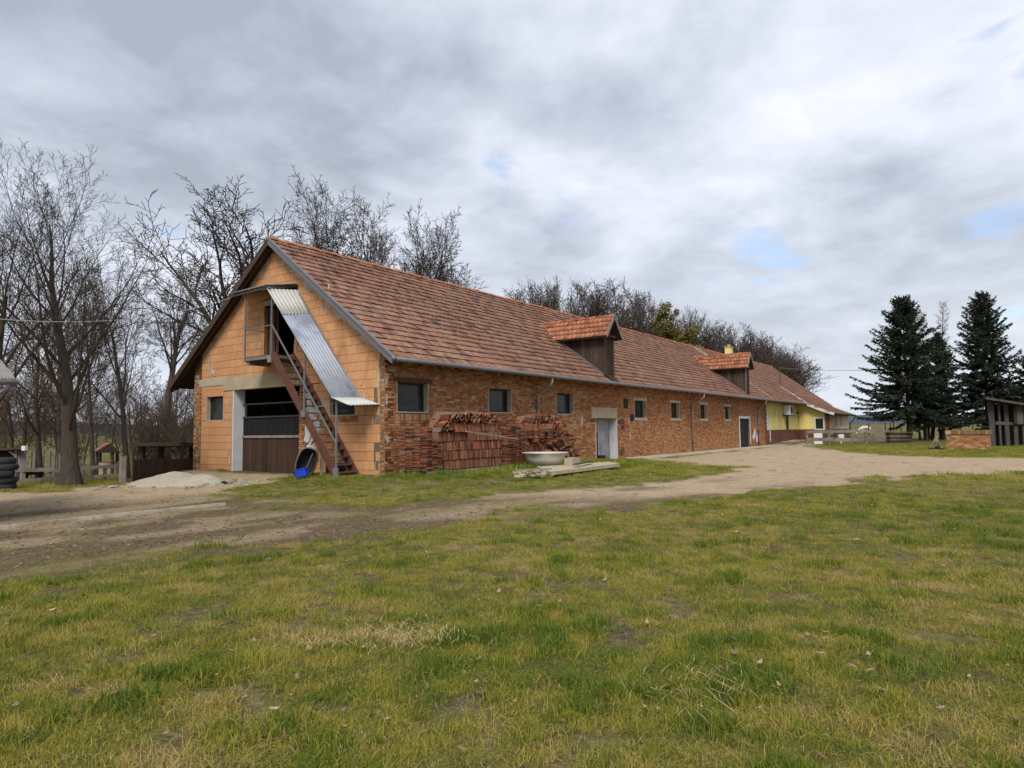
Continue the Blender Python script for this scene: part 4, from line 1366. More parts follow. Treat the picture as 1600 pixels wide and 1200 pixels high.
# AC unit on its bracket
pa = onY(1226, 642, 0.0)
ac = sub('air_conditioner', house, (pa[0], 0, pa[2]))
q = MB(); q.box(pa[0] - .75, pa[0] + .75, -.6, -.1, pa[2] - .4, pa[2] + .5); q.build('case', M['ac'], ac)
q = MB(); q.tube([(pa[0] + .2, -.605, pa[2] + .05), (pa[0] + .2, -.63, pa[2] + .05)], .38, 16); q.build('grille', M['panel'], ac)
q = MB(); q.box(pa[0] - .8, pa[0] + .8, -.62, .02, pa[2] - .48, pa[2] - .405); q.build('bracket', M['panel'], ac)

# ------------------------------------------------------------------ trees

def rot_about(d, ang, phi):
    o = d.orthogonal().normalized(); b = d.cross(o)
    return (d * math.cos(ang) + (o * math.cos(phi) + b * math.sin(phi)) * math.sin(ang)).normalized()


def gen_tree(seed, P):
    R = random.Random(seed); out = []
    UP = Vector((0, 0, 1))

    def limb(p, d, L, r, lev):
        n = P['seg'][lev]; pts = [p.copy()]; rad = [r]; re = max(P['rmin'], r * P['taper'][lev]); dirs = [d]
        for i in range(n):
            w = P['wig'][lev]
            d = (d + Vector((R.gauss(0, w), R.gauss(0, w), R.gauss(0, w))) + UP * P['up'][lev]).normalized()
            p = p + d * (L / n); pts.append(p.copy()); rad.append(r + (re - r) * ((i + 1) / n) ** P.get('tp', 1.0)); dirs.append(d)
        out.append((lev, pts, rad))
        if lev >= P['max']: return
        nc = max(1, int(round(P['n'][lev] * R.uniform(.8, 1.2)))); ph = R.random() * 6.28; t0 = P['t0'][lev]
        for j in range(nc):
            t = min(0.98, t0 + (1 - t0) * (j + R.random()) / nc)
            k = min(n - 1, int(t * n)); u = t * n - k
            q = pts[k].lerp(pts[k + 1], u); rr = rad[k] + (rad[k + 1] - rad[k]) * u
            a0, a1 = P['ang'][lev]
            ang = math.radians((a0 + (a1 - a0) * t) * R.uniform(.8, 1.2)); ph += 2.4 + R.uniform(-.5, .5)
            cd = rot_about(dirs[k + 1], ang, ph)
            if lev > 0 and cd.z < -0.15: cd.z *= 0.3; cd.normalize()
            Lc = L * P['ratio'][lev] * (1 - P['fall'][lev] * t) * R.uniform(.7, 1.25)
            limb(q, cd, Lc, max(P['rmin'], min(rr * .9, rr * P['rr'][lev] * R.uniform(.8, 1.1))), lev + 1)

    for (p0, d0, L0, r0) in P['stems']: limb(Vector(p0), Vector(d0).normalized(), L0, r0, 0)
    return out


def tubes(branches):
    """all branches -> one vertex / quad array"""
    groups = {}
    for pts, rad in branches:
        n = 8 if rad[0] > .12 else (5 if rad[0] > .035 else 3)
        groups.setdefault((len(pts), n), []).append((pts, rad))
    Vs, Qs = [], []; base = 0
    for (k, n), lst in groups.items():
        Pn = np.array([[tuple(p) for p in pts] for pts, _ in lst]); Rn = np.array([r for _, r in lst])
        T = np.empty_like(Pn); T[:, 1:-1] = Pn[:, 2:] - Pn[:, :-2]; T[:, 0] = Pn[:, 1] - Pn[:, 0]; T[:, -1] = Pn[:, -1] - Pn[:, -2]
        T /= np.linalg.norm(T, axis=2, keepdims=True) + 1e-9
        m0 = T.mean(1); ref = np.where((np.abs(m0[:, 2]) < .8)[:, None], np.array([0, 0, 1.0]), np.array([1.0, 0, 0]))
        A = np.cross(T, ref[:, None, :]); A /= np.linalg.norm(A, axis=2, keepdims=True) + 1e-9
        B = np.cross(T, A)
        an = 2 * PI * np.arange(n) / n
        ring = Pn[:, :, None, :] + Rn[:, :, None, None] * (A[:, :, None, :] * np.cos(an)[None, None, :, None] + B[:, :, None, :] * np.sin(an)[None, None, :, None])
        Vs.append(ring.reshape(-1, 3))
        m_ = len(lst)
        i0 = base + (np.arange(m_)[:, None, None] * k + np.arange(k - 1)[None, :, None]) * n
        a = i0 + np.arange(n)[None, None, :]; b = i0 + ((np.arange(n) + 1) % n)[None, None, :]
        Qs.append(np.stack([a, b, b + n, a + n], -1).reshape(-1, 4))
        base += m_ * k * n
    return np.concatenate(Vs), np.concatenate(Qs)


def tree_meshes(seed, P, trunk_levels=1, bark='bark', twig='twig'):
    br = gen_tree(seed, P)
    tr = [(p, r) for l, p, r in br if l < trunk_levels]; cr = [(p, r) for l, p, r in br if l >= trunk_levels]
    v, q = tubes(tr); tm = fast_mesh('trunk', v, q, M[bark], True)
    v, q = tubes(cr); cm = fast_mesh('crown', v, q, M[twig], True)
    return tm, cm


def put_tree(meshes, loc, label, name='bare_tree', group=None, rz=0.0, s=1.0, sz=None, cat='tree'):
    t = thing(name, label, cat, loc, group, rz)
    t.scale = (s, s, sz if sz else s)
    link('trunk', meshes[0], t); link('crown', meshes[1], t)
    return t


def P_tall(H, r, n0=34, rmin=.0055, mx=4):          # central leader, upswept limbs
    return dict(stems=[((0, 0, -.15), (0.01, 0.01, 1), H, r)], seg=[14, 8, 5, 4, 2], wig=[.03, .06, .085, .11, .11], up=[.02, .055, .055, .05, .03], taper=[.06, .12, .2, .3, .5],
                n=[n0, 10, 6, 3, 0], t0=[.20, .15, .12, .15, 0], ang=[(54, 22), (42, 32), (42, 36), (40, 36), (40, 40)], ratio=[.58, .46, .46, .52, .5], fall=[.70, .5, .4, .3, .3],
                rr=[.27, .48, .55, .6, .6], rmin=rmin, max=mx, tp=.85)


def P_oak(H, r, rmin=.01, mx=4, n=(9, 8, 7, 4)):    # spreading crown of several big limbs
    return dict(stems=[((0, 0, -.2), (0.02, 0.02, 1), H * .62, r)], seg=[9, 8, 6, 4, 2], wig=[.05, .10, .13, .15, .14], up=[.03, .07, .06, .05, .04], taper=[.35, .18, .25, .35, .5],
                n=list(n) + [0], t0=[.38, .2, .15, .15, 0], ang=[(58, 24), (46, 40), (46, 42), (45, 45), (40, 40)], ratio=[.82, .52, .48, .5, .5], fall=[.28, .4, .35, .3, .3],
                rr=[.48, .52, .55, .6, .6], rmin=rmin, max=mx, tp=1.0)


def on_ground(p, dz=0.0): return (float(p[0]), float(p[1]), gz(p[0], p[1]) + dz)


def crown_top(ms2):
    if 'top' not in ms2[1]:
        co = np.empty(len(ms2[1].vertices) * 3, np.float32); ms2[1].vertices.foreach_get('co', co); co = co.reshape(-1, 3)
        ms2[1]['top'] = float(np.percentile(co[:, 2], 99.7)); ms2[1]['wide'] = float(np.percentile(np.hypot(co[:, 0], co[:, 1]), 97))
    return ms2[1]['top'], ms2[1]['wide']


def tree_to(ms2, px, py_top, d, label, wide=None, **kw):
    """stand a tree in column px at depth d, scaled to reach py_top (and to a half width in metres)"""
    b = on_ground(atd(px, 655, d)); h = atd(px, py_top, d)[2] - b[2]; t, w = crown_top(ms2)
    t_ = put_tree(ms2, b, label, **kw); k = h / t
    kw_ = (wide / w) if wide else k
    t_.scale = (kw_, kw_, k)
    return t_


# nearest trees on the left
def flare(tm):
    co = np.empty(len(tm.vertices) * 3, np.float32); tm.vertices.foreach_get('co', co); co = co.reshape(-1, 3)
    k = 1 + .55 * np.exp(-np.clip(co[:, 2], 0, 9) / .35); near = np.hypot(co[:, 0], co[:, 1]) < .8
    co[near, :2] *= k[near, None]; tm.vertices.foreach_set('co', co.ravel()); tm.update()


P_bg = P_tall(11.6, .34, 24); P_bg.update(ang=[(52, 20), (40, 30), (40, 34), (38, 36), (40, 40)], ratio=[.66, .46, .46, .52, .5], fall=[.62, .5, .4, .3, .3], n=[24, 12, 6, 3, 0], rr=[.42, .5, .55, .6, .6], taper=[.07, .12, .2, .3, .5])
big = tree_meshes(5, P_bg, 1)
flare(big[0])
tree_to(big, 112, 238, 22.1, 'tallest bare tree, thick straight trunk standing in front of the rail fence', wide=3.6, rz=.4)
t2 = tree_meshes(8, P_oak(8.6, .16, .0065), 1)
tree_to(t2, 203, 372, 24.6, 'slimmer bare tree rising beside the gate post where the dark fence begins', wide=2.6, rz=1.0)
lt = tree_meshes(15, P_oak(12.5, .25, .0065), 1)
tree_to(lt, -14, 275, 21, 'bare tree forking low at the left edge above the grey shed roof', wide=2.9, rz=2.2)
P_gn = P_oak(15.5, .56, .014, 4, (8, 10, 8, 4)); P_gn.update(wig=[.05, .12, .17, .19, .18], rr=[.55, .55, .58, .6, .6], up=[.03, .05, .04, .03, .02])
P_rd = P_oak(15.5, .30, .012, 4, (13, 9, 7, 3)); P_rd.update(stems=[((0, 0, -.2), (0.02, 0.02, 1), 10.8, .3)], t0=[.55, .2, .15, .15, 0], up=[.02, .045, .03, .03, .02], ang=[(62, 16), (46, 38), (46, 40), (44, 42), (40, 40)], ratio=[.50, .5, .5, .5, .5])
mid = [tree_meshes(21, P_gn, 1), tree_meshes(27, P_rd, 1), tree_meshes(33, P_tall(15.5, .26, 44, .011), 1)]


tree_to(mid[0], 384, 305, 40, 'large spreading bare tree right behind the left slope of the gable', wide=6.4, rz=2.3)
tree_to(mid[1], 522, 280, 52, 'bare tree with the highest crown just over the near end of the barn ridge', wide=5.0, rz=1.9)
tree_to(mid[1], 606, 296, 54, 'upright bare tree behind the ridge, between two rounder crowns', wide=4.4, rz=.9)
tree_to(mid[1], 655, 326, 56, 'bare tree leaning right behind the ridge, last before the open sky', wide=5.0, rz=4.4)
tree_to(mid[1], 634, 332, 57, 'low bare tree joining the two right crowns behind the ridge', wide=4.6, rz=3.3)
tree_to(mid[1], 470, 338, 58, 'thin bare tree behind the gable apex, smaller than its neighbour', wide=4.2, rz=2.9)
tree_to(mid[2], 568, 345, 60, 'low bare tree filling the gap between the two tall crowns behind the ridge', wide=3.6, rz=2.0)
tree_to(mid[1], 262, 392, 46, 'bare tree leaning left behind the paddock shelters, beside the barn', wide=4.0, rz=5.2)
# row behind the middle and far end of the barn, far away
def P_fr(k):
    P = P_oak(17, .34 - .03 * k, .019, 3, (14, 11, 9 - k)); P.update(stems=[((0, 0, -.2), (0.02, 0.02, 1), 11.5, .34)], t0=[.42, .15, .15, .15], up=[.02, .04, .03, .02], wig=[.05, .12, .16, .16], ang=[(64, 18), (48, 40), (48, 42), (44, 42)], ratio=[.52, .5, .48, .5])
    return P


far = [tree_meshes(41, P_fr(0), 1, 'bark', 'twig_far'), tree_meshes(47, P_fr(1), 1, 'bark', 'twig_far'),
       tree_meshes(53, P_tall(17, .24, 40, .018, 3), 1, 'bark', 'twig_far')]
row = [(806, 452, 78), (838, 440, 84), (872, 430, 82), (908, 446, 86), (928, 437, 80), (962, 448, 88), (985, 437, 84), (1012, 462, 92), (1078, 478, 95), (1100, 492, 98), (1124, 505, 96), (1146, 510, 104), (1168, 512, 100),
       (1188, 527, 104), (1206, 535, 110), (1224, 540, 106), (1238, 552, 112), (1112, 500, 112), (1156, 508, 118), (1196, 526, 120), (1060, 490, 110), (1034, 474, 104), (820, 446, 92), (856, 440, 96), (892, 442, 94), (946, 446, 98), (1000, 455, 100), (1024, 470, 96), (1090, 490, 106), (1136, 508, 110), (1178, 520, 114), (1216, 540, 116), (1230, 548, 118), (1244, 562, 114)]
for i, (px, py, d) in enumerate(row):
    tree_to(far[i % 3], px, py, d, 'bare tree in the far row behind the barn roof', wide=(5.0, 4.6, 3.4)[i % 3] * rnd.uniform(.9, 1.15), group='bare trees in a far row behind the barn', rz=i * 1.7)


# tree overgrown with ivy and mistletoe
def leaf_cloud(centers, n_per, size, R):
    V, Q, T = [], [], []
    for (c, r) in centers:
        for k in range(int(n_per * r * r)):
            d = Vector((R.gauss(0, 1), R.gauss(0, 1), R.gauss(0, 1))).normalized() * r * R.uniform(.35, 1.05)
            p = Vector(c) + Vector((d.x, d.y, d.z)); a = Vector((R.gauss(0, 1), R.gauss(0, 1), R.gauss(0, .7))).normalized(); b = a.orthogonal().normalized()
            s = size * R.uniform(.6, 1.3); i = len(V)
            V += [p - a * s * .5, p + b * s * .35, p + a * s * .5, p - b * s * .35]; Q.append((i, i + 1, i + 2, i + 3)); T.append(R.random())
    return V, Q, T


iv_d = 88
base = on_ground(atd(1050, 660, iv_d))
ivy = put_tree(far[0], base, 'bare tree smothered in olive green ivy and mistletoe balls', 'ivy_tree', rz=.5, s=.86)
cl = []
for (px, py, r) in [(1036, 488, .9), (1042, 480, .75), (1057, 488, .55), (1030, 500, .7), (1046, 497, .7), (1022, 506, .55), (1040, 512, 1.2), (1052, 520, 1.3), (1030, 522, 1.1), (1060, 532, 1.2), (1078, 522, .9), (1085, 517, .7), (1072, 532, 1.0), (1046, 535, 1.4), (1028, 534, 1.0), (1090, 548, .8), (1100, 552, .7), (1070, 545, 1.2)]:
    w = atd(px, py, iv_d + rnd.uniform(-1, 1)); cl.append(((w[0] - base[0], w[1] - base[1], w[2] - base[2]), r))
V, Q, T = leaf_cloud([((c[0] / .86, c[1] / .86, c[2] / .86), r / .86) for c, r in cl], 420, .3, random.Random(4))
o = link('foliage', fast_mesh('foliage', [tuple(v) for v in V], Q, M['ivy'], False, T), ivy); o.rotation_euler = (0, 0, -.5)


# spruces
def spruce_meshes(seed, H, Rm, zlow, twig_r=.014, dens=1.0):
    R = random.Random(seed); tb = []; V, Q, T = [], [], []
    pts = [Vector((0, 0, -.2))]; rad = [.017 * H]
    for i in range(1, 9): pts.append(Vector((R.gauss(0, .02), R.gauss(0, .02), H * i / 8))); rad.append(.017 * H * (1 - i / 8.2))
    trunk = [(pts, rad)]
    z = zlow * H
    while z < H * .985:
        f = z / H; nb = R.choice((5, 6, 7)); ph = R.random() * 6.28
        for j in range(nb):
            if R.random() < .22: continue
            ln = Rm * ((1 - f) ** .68) * R.uniform(.45, 1.25) * (0.85 if f < zlow + .06 else 1) + .18
            a = ph + j * 2 * PI / nb + R.uniform(-.25, .25); el = math.radians(-14 + 62 * f ** 1.2 + R.uniform(-15, 15))
            d = Vector((math.cos(a) * math.cos(el), math.sin(a) * math.cos(el), math.sin(el)))
            n = 6; p = Vector((0, 0, z + R.uniform(-.12, .12))); bp = [p.copy()]
            for i in range(n):
                d = (d + Vector((R.gauss(0, .05), R.gauss(0, .05), R.gauss(0, .06) + (.13 if i > 2 else -.03)))).normalized(); p = p + d * (ln / n); bp.append(p.copy())
            tb.append((bp, [max(twig_r, .012 * ln) * (1 - .7 * i / n) for i in range(n + 1)]))
            steps = max(3, int(ln / .11 * dens))
            for i in range(steps):
                t = .12 + .88 * (i + R.random()) / steps; k = min(n - 1, int(t * n)); q = bp[k].lerp(bp[k + 1], t * n - k)
                dr = (bp[k + 1] - bp[k]).normalized(); sd = dr.cross(Vector((0, 0, 1))).normalized()
                for sg in (-1, 1, -1, 1, 0):
                    w = (dr * R.uniform(.4, 1.0) + sd * sg * R.uniform(.3, 1.0) + Vector((0, 0, R.uniform(-.95, .30)))).normalized()
                    l2 = R.uniform(.24, .52) * (1.15 - .5 * t) * (1 if ln > .8 else .6); b = w.cross(Vector((R.gauss(0, 1), R.gauss(0, 1), R.gauss(0, 1)))).normalized() * R.uniform(.03, .065)
                    ii = len(V); V += [tuple(q - b * .5), tuple(q + w * l2 * .55 - b), tuple(q + w * l2), tuple(q + w * l2 * .55 + b)]
                    Q.append((ii, ii + 1, ii + 2, ii + 3)); T.append(R.random())
        z += R.uniform(.13, .20) * (1 if f < .8 else .8)
    v, q = tubes(trunk); tm = fast_mesh('trunk', v, q, M['bark'], True)
    v, q = tubes(tb); off = len(V)
    cm = fast_mesh('crown', np.concatenate([np.array(V), v]), np.concatenate([np.array(Q), q + off]), M['needle'], False, np.concatenate([np.array(T), np.zeros(len(q))]))
    return tm, cm


def put_spruce(px, py_top, d, seed, Rm, zlow, label):
    b = on_ground(atd(px, 690, d)); top = atd(px, py_top, d); h = top[2] - b[2]
    ms2 = spruce_meshes(seed, h, Rm, zlow)
    t = thing('spruce_tree', label, 'tree', b); link('trunk', ms2[0], t); link('crown', ms2[1], t)
    return t


put_spruce(1421, 462, 60, 5, 5.1, .145, 'broad dark spruce left of the two conifer groups, lowest branch reaching towards the house')
put_spruce(1474, 520, 61.5, 6, 2.4, .16, 'lower dark spruce tucked behind the right side of the broad one')
put_spruce(1546, 453, 61, 7, 4.2, .12, 'tall pointed dark spruce behind the plank shed')
put_spruce(1622, 560, 57, 9, 3.8, .12, 'dark spruce at the right edge, partly hidden by the plank shed')
put_spruce(1452, 575, 66, 10, 2.4, .25, 'small dark spruce filling the gap between the two tall ones')
# bare trunks and larch among the spruces
lar = tree_meshes(61, dict(stems=[((0, 0, -.2), (0, 0, 1), 14.5, .14)], seg=[12, 5, 3], wig=[.02, .1, .15], up=[.02, .05, .03], taper=[.08, .25, .4], n=[70, 7, 0], t0=[.55, .15, 0], ang=[(70, 45), (50, 40), (40, 40)],
                           ratio=[.16, .4, .4], fall=[.75, .4, .3], rr=[.25, .5, .5], rmin=.012, max=2), 1, 'bark', 'larch')
b = on_ground(atd(1476, 690, 70)); h = atd(1476, 467, 70)[2] - b[2]
put_tree(lar, b, 'slender bare larch with pale twigs behind the spruces', 'larch_tree', s=h / 14.6)
b = on_ground(atd(1448, 690, 72)); h = atd(1448, 482, 72)[2] - b[2]
put_tree(lar, b, 'fainter bare larch left of the pale one', 'larch_tree', s=h / 14.6, rz=2)
stem = tree_meshes(71, dict(stems=[((0, 0, -.1), (.04, 0, 1), 5.5, .15)], seg=[8, 4], wig=[.05, .1], up=[.03, .03], taper=[.5, .4], n=[8, 0], t0=[.5, 0], ang=[(60, 50), (40, 40)], ratio=[.25, .4], fall=[.3, .3], rr=[.35, .5], rmin=.014, max=1), 1, 'bark', 'twig')
for i, (px, s, lb) in enumerate(((1438, .7, 'thin'), (1445.5, .8, 'thin'), (1457, 1.25, 'thick'), (1470, .75, 'crooked'), (1486, .8, 'thin'))):
    lb2 = ('thin bare trunk right beside the big spruce trunk', 'thin bare trunk second from the big spruce trunk', 'thickest of the bare trunks under the spruces', 'crooked bare trunk left of the brick trough', 'thin bare trunk rising behind the brick trough')[i]
    t = put_tree(stem, on_ground(atd(px, 690, 62.5 + i * .4)), lb2, group='bare trunks under the spruces', rz=i * 1.9, s=1, sz=1)
    t.scale = (s, s, 1)

# thicket of trees behind the paddock on the left
fo = [tree_meshes(81, P_oak(11, .17, .010, 3, (12, 10, 9)), 1, 'bark', 'twig_warm'), tree_meshes(83, P_tall(11, .14, 34, .010, 3), 1, 'bark', 'twig_warm'), tree_meshes(89, P_oak(11, .15, .010, 3, (14, 10, 8)), 1, 'bark', 'twig_warm')]
R2 = random.Random(5)
for i in range(19):
    px = -70 + 395 * ((i * .618) % 1); d = 33 + 34 * R2.random()
    if px > 290 and d < 42: d += 16
    p = atd(px, 690, d)
    if p[0] > -0.5 and p[1] < 14: p = atd(px, 690, 46)
    put_tree(fo[i % 3], on_ground(p, -.1), 'bare brown tree in the thicket beyond the paddock fence', group='bare trees in the thicket beyond the paddock', rz=R2.random() * 6, s=R2.uniform(.36, .70))
put_tree(fo[0], on_ground(atd(63, 720, 29)), 'dark thin tree between the shed and the tallest trunk', rz=1.1, s=.85)
put_tree(fo[1], on_ground(atd(147, 720, 30)), 'dark thin tree just left of the little tiled roof', rz=.2, s=.8)
put_tree(fo[2], on_ground(atd(92, 720, 34)), 'thin trunk half hidden by the tallest tree', rz=.2, s=.9)
# tangled shrubs near the barn's left corner
def P_shrub(h, R):
    st_ = [((R.uniform(-.5, .5), R.uniform(-.5, .5), -.1), (R.uniform(-.5, .5), R.uniform(-.5, .5), 1), h * R.uniform(.6, 1), .03) for _ in range(14)]
    return dict(stems=st_, seg=[6, 4, 3], wig=[.14, .2, .2], up=[.03, .02, .02], taper=[.3, .4, .5], n=[9, 6, 0], t0=[.15, .1, 0], ang=[(40, 40), (45, 45), (40, 40)], ratio=[.42, .45, .4], fall=[.3, .3, .3], rr=[.5, .6, .6], rmin=.009, max=2)


sh = [tree_meshes(91, P_shrub(3.2, random.Random(1)), 1, 'twig_warm', 'twig_warm'), tree_meshes(92, P_shrub(3.4, random.Random(2)), 1, 'twig_warm', 'twig_warm')]
for i, (px, d, s) in enumerate([(238, 44, 1.1), (262, 46, 1.2), (288, 45, 1.25), (298, 42, 1.1), (215, 50, 1.1), (20, 38, .8), (120, 50, .9)]):
    t = put_tree(sh[i % 2], on_ground(atd(px, 700, d), -.1), 'tangled bare shrub behind the paddock shelters', 'shrub', 'bare shrubs behind the paddock', rz=i * 1.3, s=s, cat='shrub')
# far off woods, one mass
def woods(name, spots, src, mat):
    vs, qs = [], []; base = 0
    co = np.empty(len(src.vertices) * 3, np.float32); src.vertices.foreach_get('co', co); co = co.reshape(-1, 3)
    q = np.empty(len(src.loops), np.int32); src.loops.foreach_get('vertex_index', q); q = q.reshape(-1, 4)
    for (x, y, z, s, a) in spots:
        c, sn = math.cos(a), math.sin(a)
        vs.append(np.stack([(co[:, 0] * c - co[:, 1] * sn) * s + x, (co[:, 0] * sn + co[:, 1] * c) * s + y, co[:, 2] * s + z], -1)); qs.append(q + base); base += len(co)
    return tag(link(name, fast_mesh(name, np.concatenate(vs), np.concatenate(qs), mat, True)), kind='stuff')


light = tree_meshes(95, dict(stems=[((0, 0, 0), (0, 0, 1), 10, .2)], seg=[6, 4, 3], wig=[.04, .15, .2], up=[.02, .05, .04], taper=[.1, .3, .5], n=[22, 12, 0], t0=[.12, .1, 0], ang=[(60, 35), (45, 40), (40, 40)], ratio=[.5, .42, .4], fall=[.6, .4, .3], rr=[.4, .5, .5], rmin=.03, max=2), 0, 'bark', 'twig_far') if False else None
lt_br = gen_tree(95, dict(stems=[((0, 0, 0), (0, 0, 1), 10, .2)], seg=[6, 4, 3], wig=[.04, .15, .2], up=[.02, .05, .04], taper=[.1, .3, .5], n=[22, 12, 0], t0=[.12, .1, 0], ang=[(60, 35), (45, 40), (40, 40)], ratio=[.5, .42, .4], fall=[.6, .4, .3], rr=[.4, .5, .5], rmin=.03, max=2))
v, q = tubes([(p, r) for l, p, r in lt_br]); light = fast_mesh('light_tree', v, q, M['twig_far'], True)
sp = []
for i in range(70):
    px = -260 + 620 * R2.random(); d = 85 + 90 * R2.random(); p = atd(px, 690, d)
    if p[1] < 16 and p[0] > -2: continue
    sp.append((p[0], p[1], gz(p[0], p[1]) - .2, R2.uniform(.45, .85), R2.random() * 6))
woods('woods', sp, light, M['twig_far'])

# ------------------------------------------------------------------ roof tile stacks by the wall
TH = 0.034


def tile_shape(w, h, t):
    """an interlocking tile lying flat: w along x, h along y, two ribs"""
    q = MB(); q.box(0, w, 0, h, 0, t * .62)
    for u in (0.0, .46, .9): q.box(u * w, u * w + .1 * w, .004, h - .004, t * .62, t)
    return q


def tile_mesh(w, h, t, tint):
    q = tile_shape(w, h, t); me = bpy.data.meshes.new('roof_tile'); me.from_pydata(q.v, [], q.f)
    me.attributes.new('tint', 'FLOAT', 'FACE').data.foreach_set('value', [tint] * len(q.f)); me.materials.append(M['stack_tile']); return me


SH = 0.305
tile_pool = [tile_mesh(.22, SH, TH, t) for t in (.08, .2, .3, .42, .5, .6, .75, .95)]
slots = []     # (location, rotation, hidden-weight)
BZ = 0.30


def upright_row(x0, x1, y, z, lean, yaw=0.0, gap=None):
    """tiles on edge, thickness along x, face towards the wall; lower edge at z"""
    x = x0
    while x < x1:
        if not (gap and gap[0] < x < gap[1]):
            slots.append(((x, y + rnd.uniform(-.012, .012), z + rnd.uniform(-.004, .006)), (PI / 2 + rnd.uniform(-.02, .02), lean + rnd.uniform(-.03, .03), PI / 2 + yaw + rnd.uniform(-.02, .02))))
        x += .0475 + rnd.uniform(-.002, .004)


def flat_column(x, y, z0, z1, rz=0.0):
    z = z0
    while z < z1:
        slots.append(((x + rnd.uniform(-.015, .015), y + rnd.uniform(-.028, .028), z), (rnd.uniform(-.035, .035), rnd.uniform(-.035, .035), rz + rnd.uniform(-.07, .07))))
        z += TH + .011 + rnd.uniform(-.003, .004)


def z_row(k): return BZ + k * (SH + .015)


# stack 1: flat columns at the near end, four rows on edge, one at the far end
for (x, y) in ((.36, -.62), (.36, -.95), (.36, -1.28), (.36, -1.6)):
    flat_column(x, y, BZ, 1.66 + (0.06 if y < -.9 else 0.12))
for (x, y) in ((.62, -1.6), (.86, -1.6)): flat_column(x, y, BZ, 1.30)
for k in range(4):
    for yy in (-1.38, -1.05, -.7):
        upright_row(1.12, 4.78, yy, z_row(k), .10 - .05 * (k % 2) + rnd.uniform(-.03, .03), gap=(1.9, 3.0) if (k == 3 and yy < -1.2) else None)
for yy in (-1.15, -.8): upright_row(1.9, 4.9, yy, z_row(4), .16)
for y in (-1.6, -1.27, -.95): flat_column(4.86, y, BZ, 1.72)
# stack 2: messier
for (x, y) in ((5.3, -1.5), (5.3, -1.18), (5.3, -.85), (5.65, -1.5), (5.95, -1.5)): flat_column(x, y, BZ, 2.0 if x < 5.4 else 1.75, .05)
for k, (a, b) in enumerate(((5.6, 10.3), (5.7, 9.9), (6.2, 9.6), (6.1, 9.2), (5.7, 8.4))):
    for yy in (-1.25, -.9): upright_row(a, b, yy, z_row(k), .14 + .12 * (k % 3) - (.35 if k == 1 else 0))
for k in range(26):
    flat_column(6.2 + 2.4 * rnd.random(), -1.5 + rnd.uniform(-.05, .1), z_row(1) + .1 + .9 * rnd.random(), z_row(1) + .3 + .9 * rnd.random(), rnd.uniform(-.4, .4))
# loose tiles tumbled on the second stack
for k in range(46):
    slots.append(((7.6 + 2.6 * rnd.random(), -1.75 + .5 * rnd.random(), .45 + 1.0 * rnd.random()), (rnd.uniform(-.8, .8), rnd.uniform(-.9, .9), rnd.uniform(-1, 1))))


def slot_key(s):
    (x, y, z), r = s
    return y - .10 * (x < 5) + .02 * x + (.5 if abs(z - 2) < .3 else 0) * -1


order = sorted(range(len(slots)), key=lambda i: slots[i][0][1] + 0.03 * np.hypot(slots[i][0][0] - CAM[0], 0) + rnd.uniform(0, .05))
rest = MB()
from mathutils import Euler, Matrix
for n_, i in enumerate(order):
    loc, rot = slots[i]
    if n_ < 300:
        o = link('clay_tile', rnd.choice(tile_pool)); o.location = loc; o.rotation_euler = rot
        tag(o, 'reddish brown clay roof tile stored in the piles against the brick wall', 'roof tile', 'roof tiles stored against the brick wall')
    else:
        q = tile_shape(.22, SH, TH); mx = Matrix.Translation(loc) @ Euler(rot).to_matrix().to_4x4(); t = rnd.random(); b = len(rest.v)
        rest.v += [tuple(mx @ Vector(v)) for v in q.v]; rest.f += [tuple(b + j for j in f) for f in q.f]; rest.t += [t] * len(q.f)
tag(rest.build('clay_tiles', M['stack_tile']), 'the mass of clay roof tiles inside the two piles against the wall', 'roof tiles', kind='stuff')

# ridge tiles (angled) heaped on the stacks
vt = []
for t in (.1, .3, .55, .7, .85):
    q = MB(); a = .135
    q.prism([(-a, 0, 0), (0, 0, a * 1.15), (a, 0, 0), (a - .03, 0, 0), (0, 0, a * 1.15 - .035), (-a + .03, 0, 0)], (0, .38, 0), t)
    me = bpy.data.meshes.new('ridge_tile'); me.from_pydata(q.v, [], q.f); me.attributes.new('tint', 'FLOAT', 'FACE').data.foreach_set('value', q.t); me.materials.append(M['stack_tile']); vt.append(me)


def ridge_heap(x0, x1, zf, rows, grp, lbl, yb=-1.45):
    for r in range(rows):
        x = x0 + .12 * r
        while x < x1 - .1 * r:
            for yy in (yb, yb + .42):
                o = link('angled_ridge_tile', rnd.choice(vt)); o.location = (x + rnd.uniform(-.03, .03), yy + rnd.uniform(-.05, .05), zf(x) + r * .10 + rnd.uniform(-.02, .03))
                o.rotation_euler = (rnd.uniform(-.12, .12), rnd.uniform(-.35, .35), rnd.uniform(-.25, .25)); tag(o, lbl, 'ridge tile', grp)
            x += .17 + .04 * rnd.random()


ridge_heap(1.25, 1.95, lambda x: 1.60, 3, 'ridge tiles on the near pile', 'angled clay ridge tile lying on the near tile pile')
ridge_heap(1.9, 4.9, lambda x: 1.93, 3, 'ridge tiles on the near pile', 'angled clay ridge tile lying on the near tile pile', -1.2)
ridge_heap(7.0, 9.4, lambda x: 1.92 - .06 * abs(x - 8.0), 3, 'ridge tiles on the far pile', 'angled clay ridge tile heaped on the far tile pile', -1.2)
ridge_heap(8.3, 9.3, lambda x: 1.70, 2, 'ridge tiles on the far pile', 'angled clay ridge tile heaped on the far tile pile', -1.5)

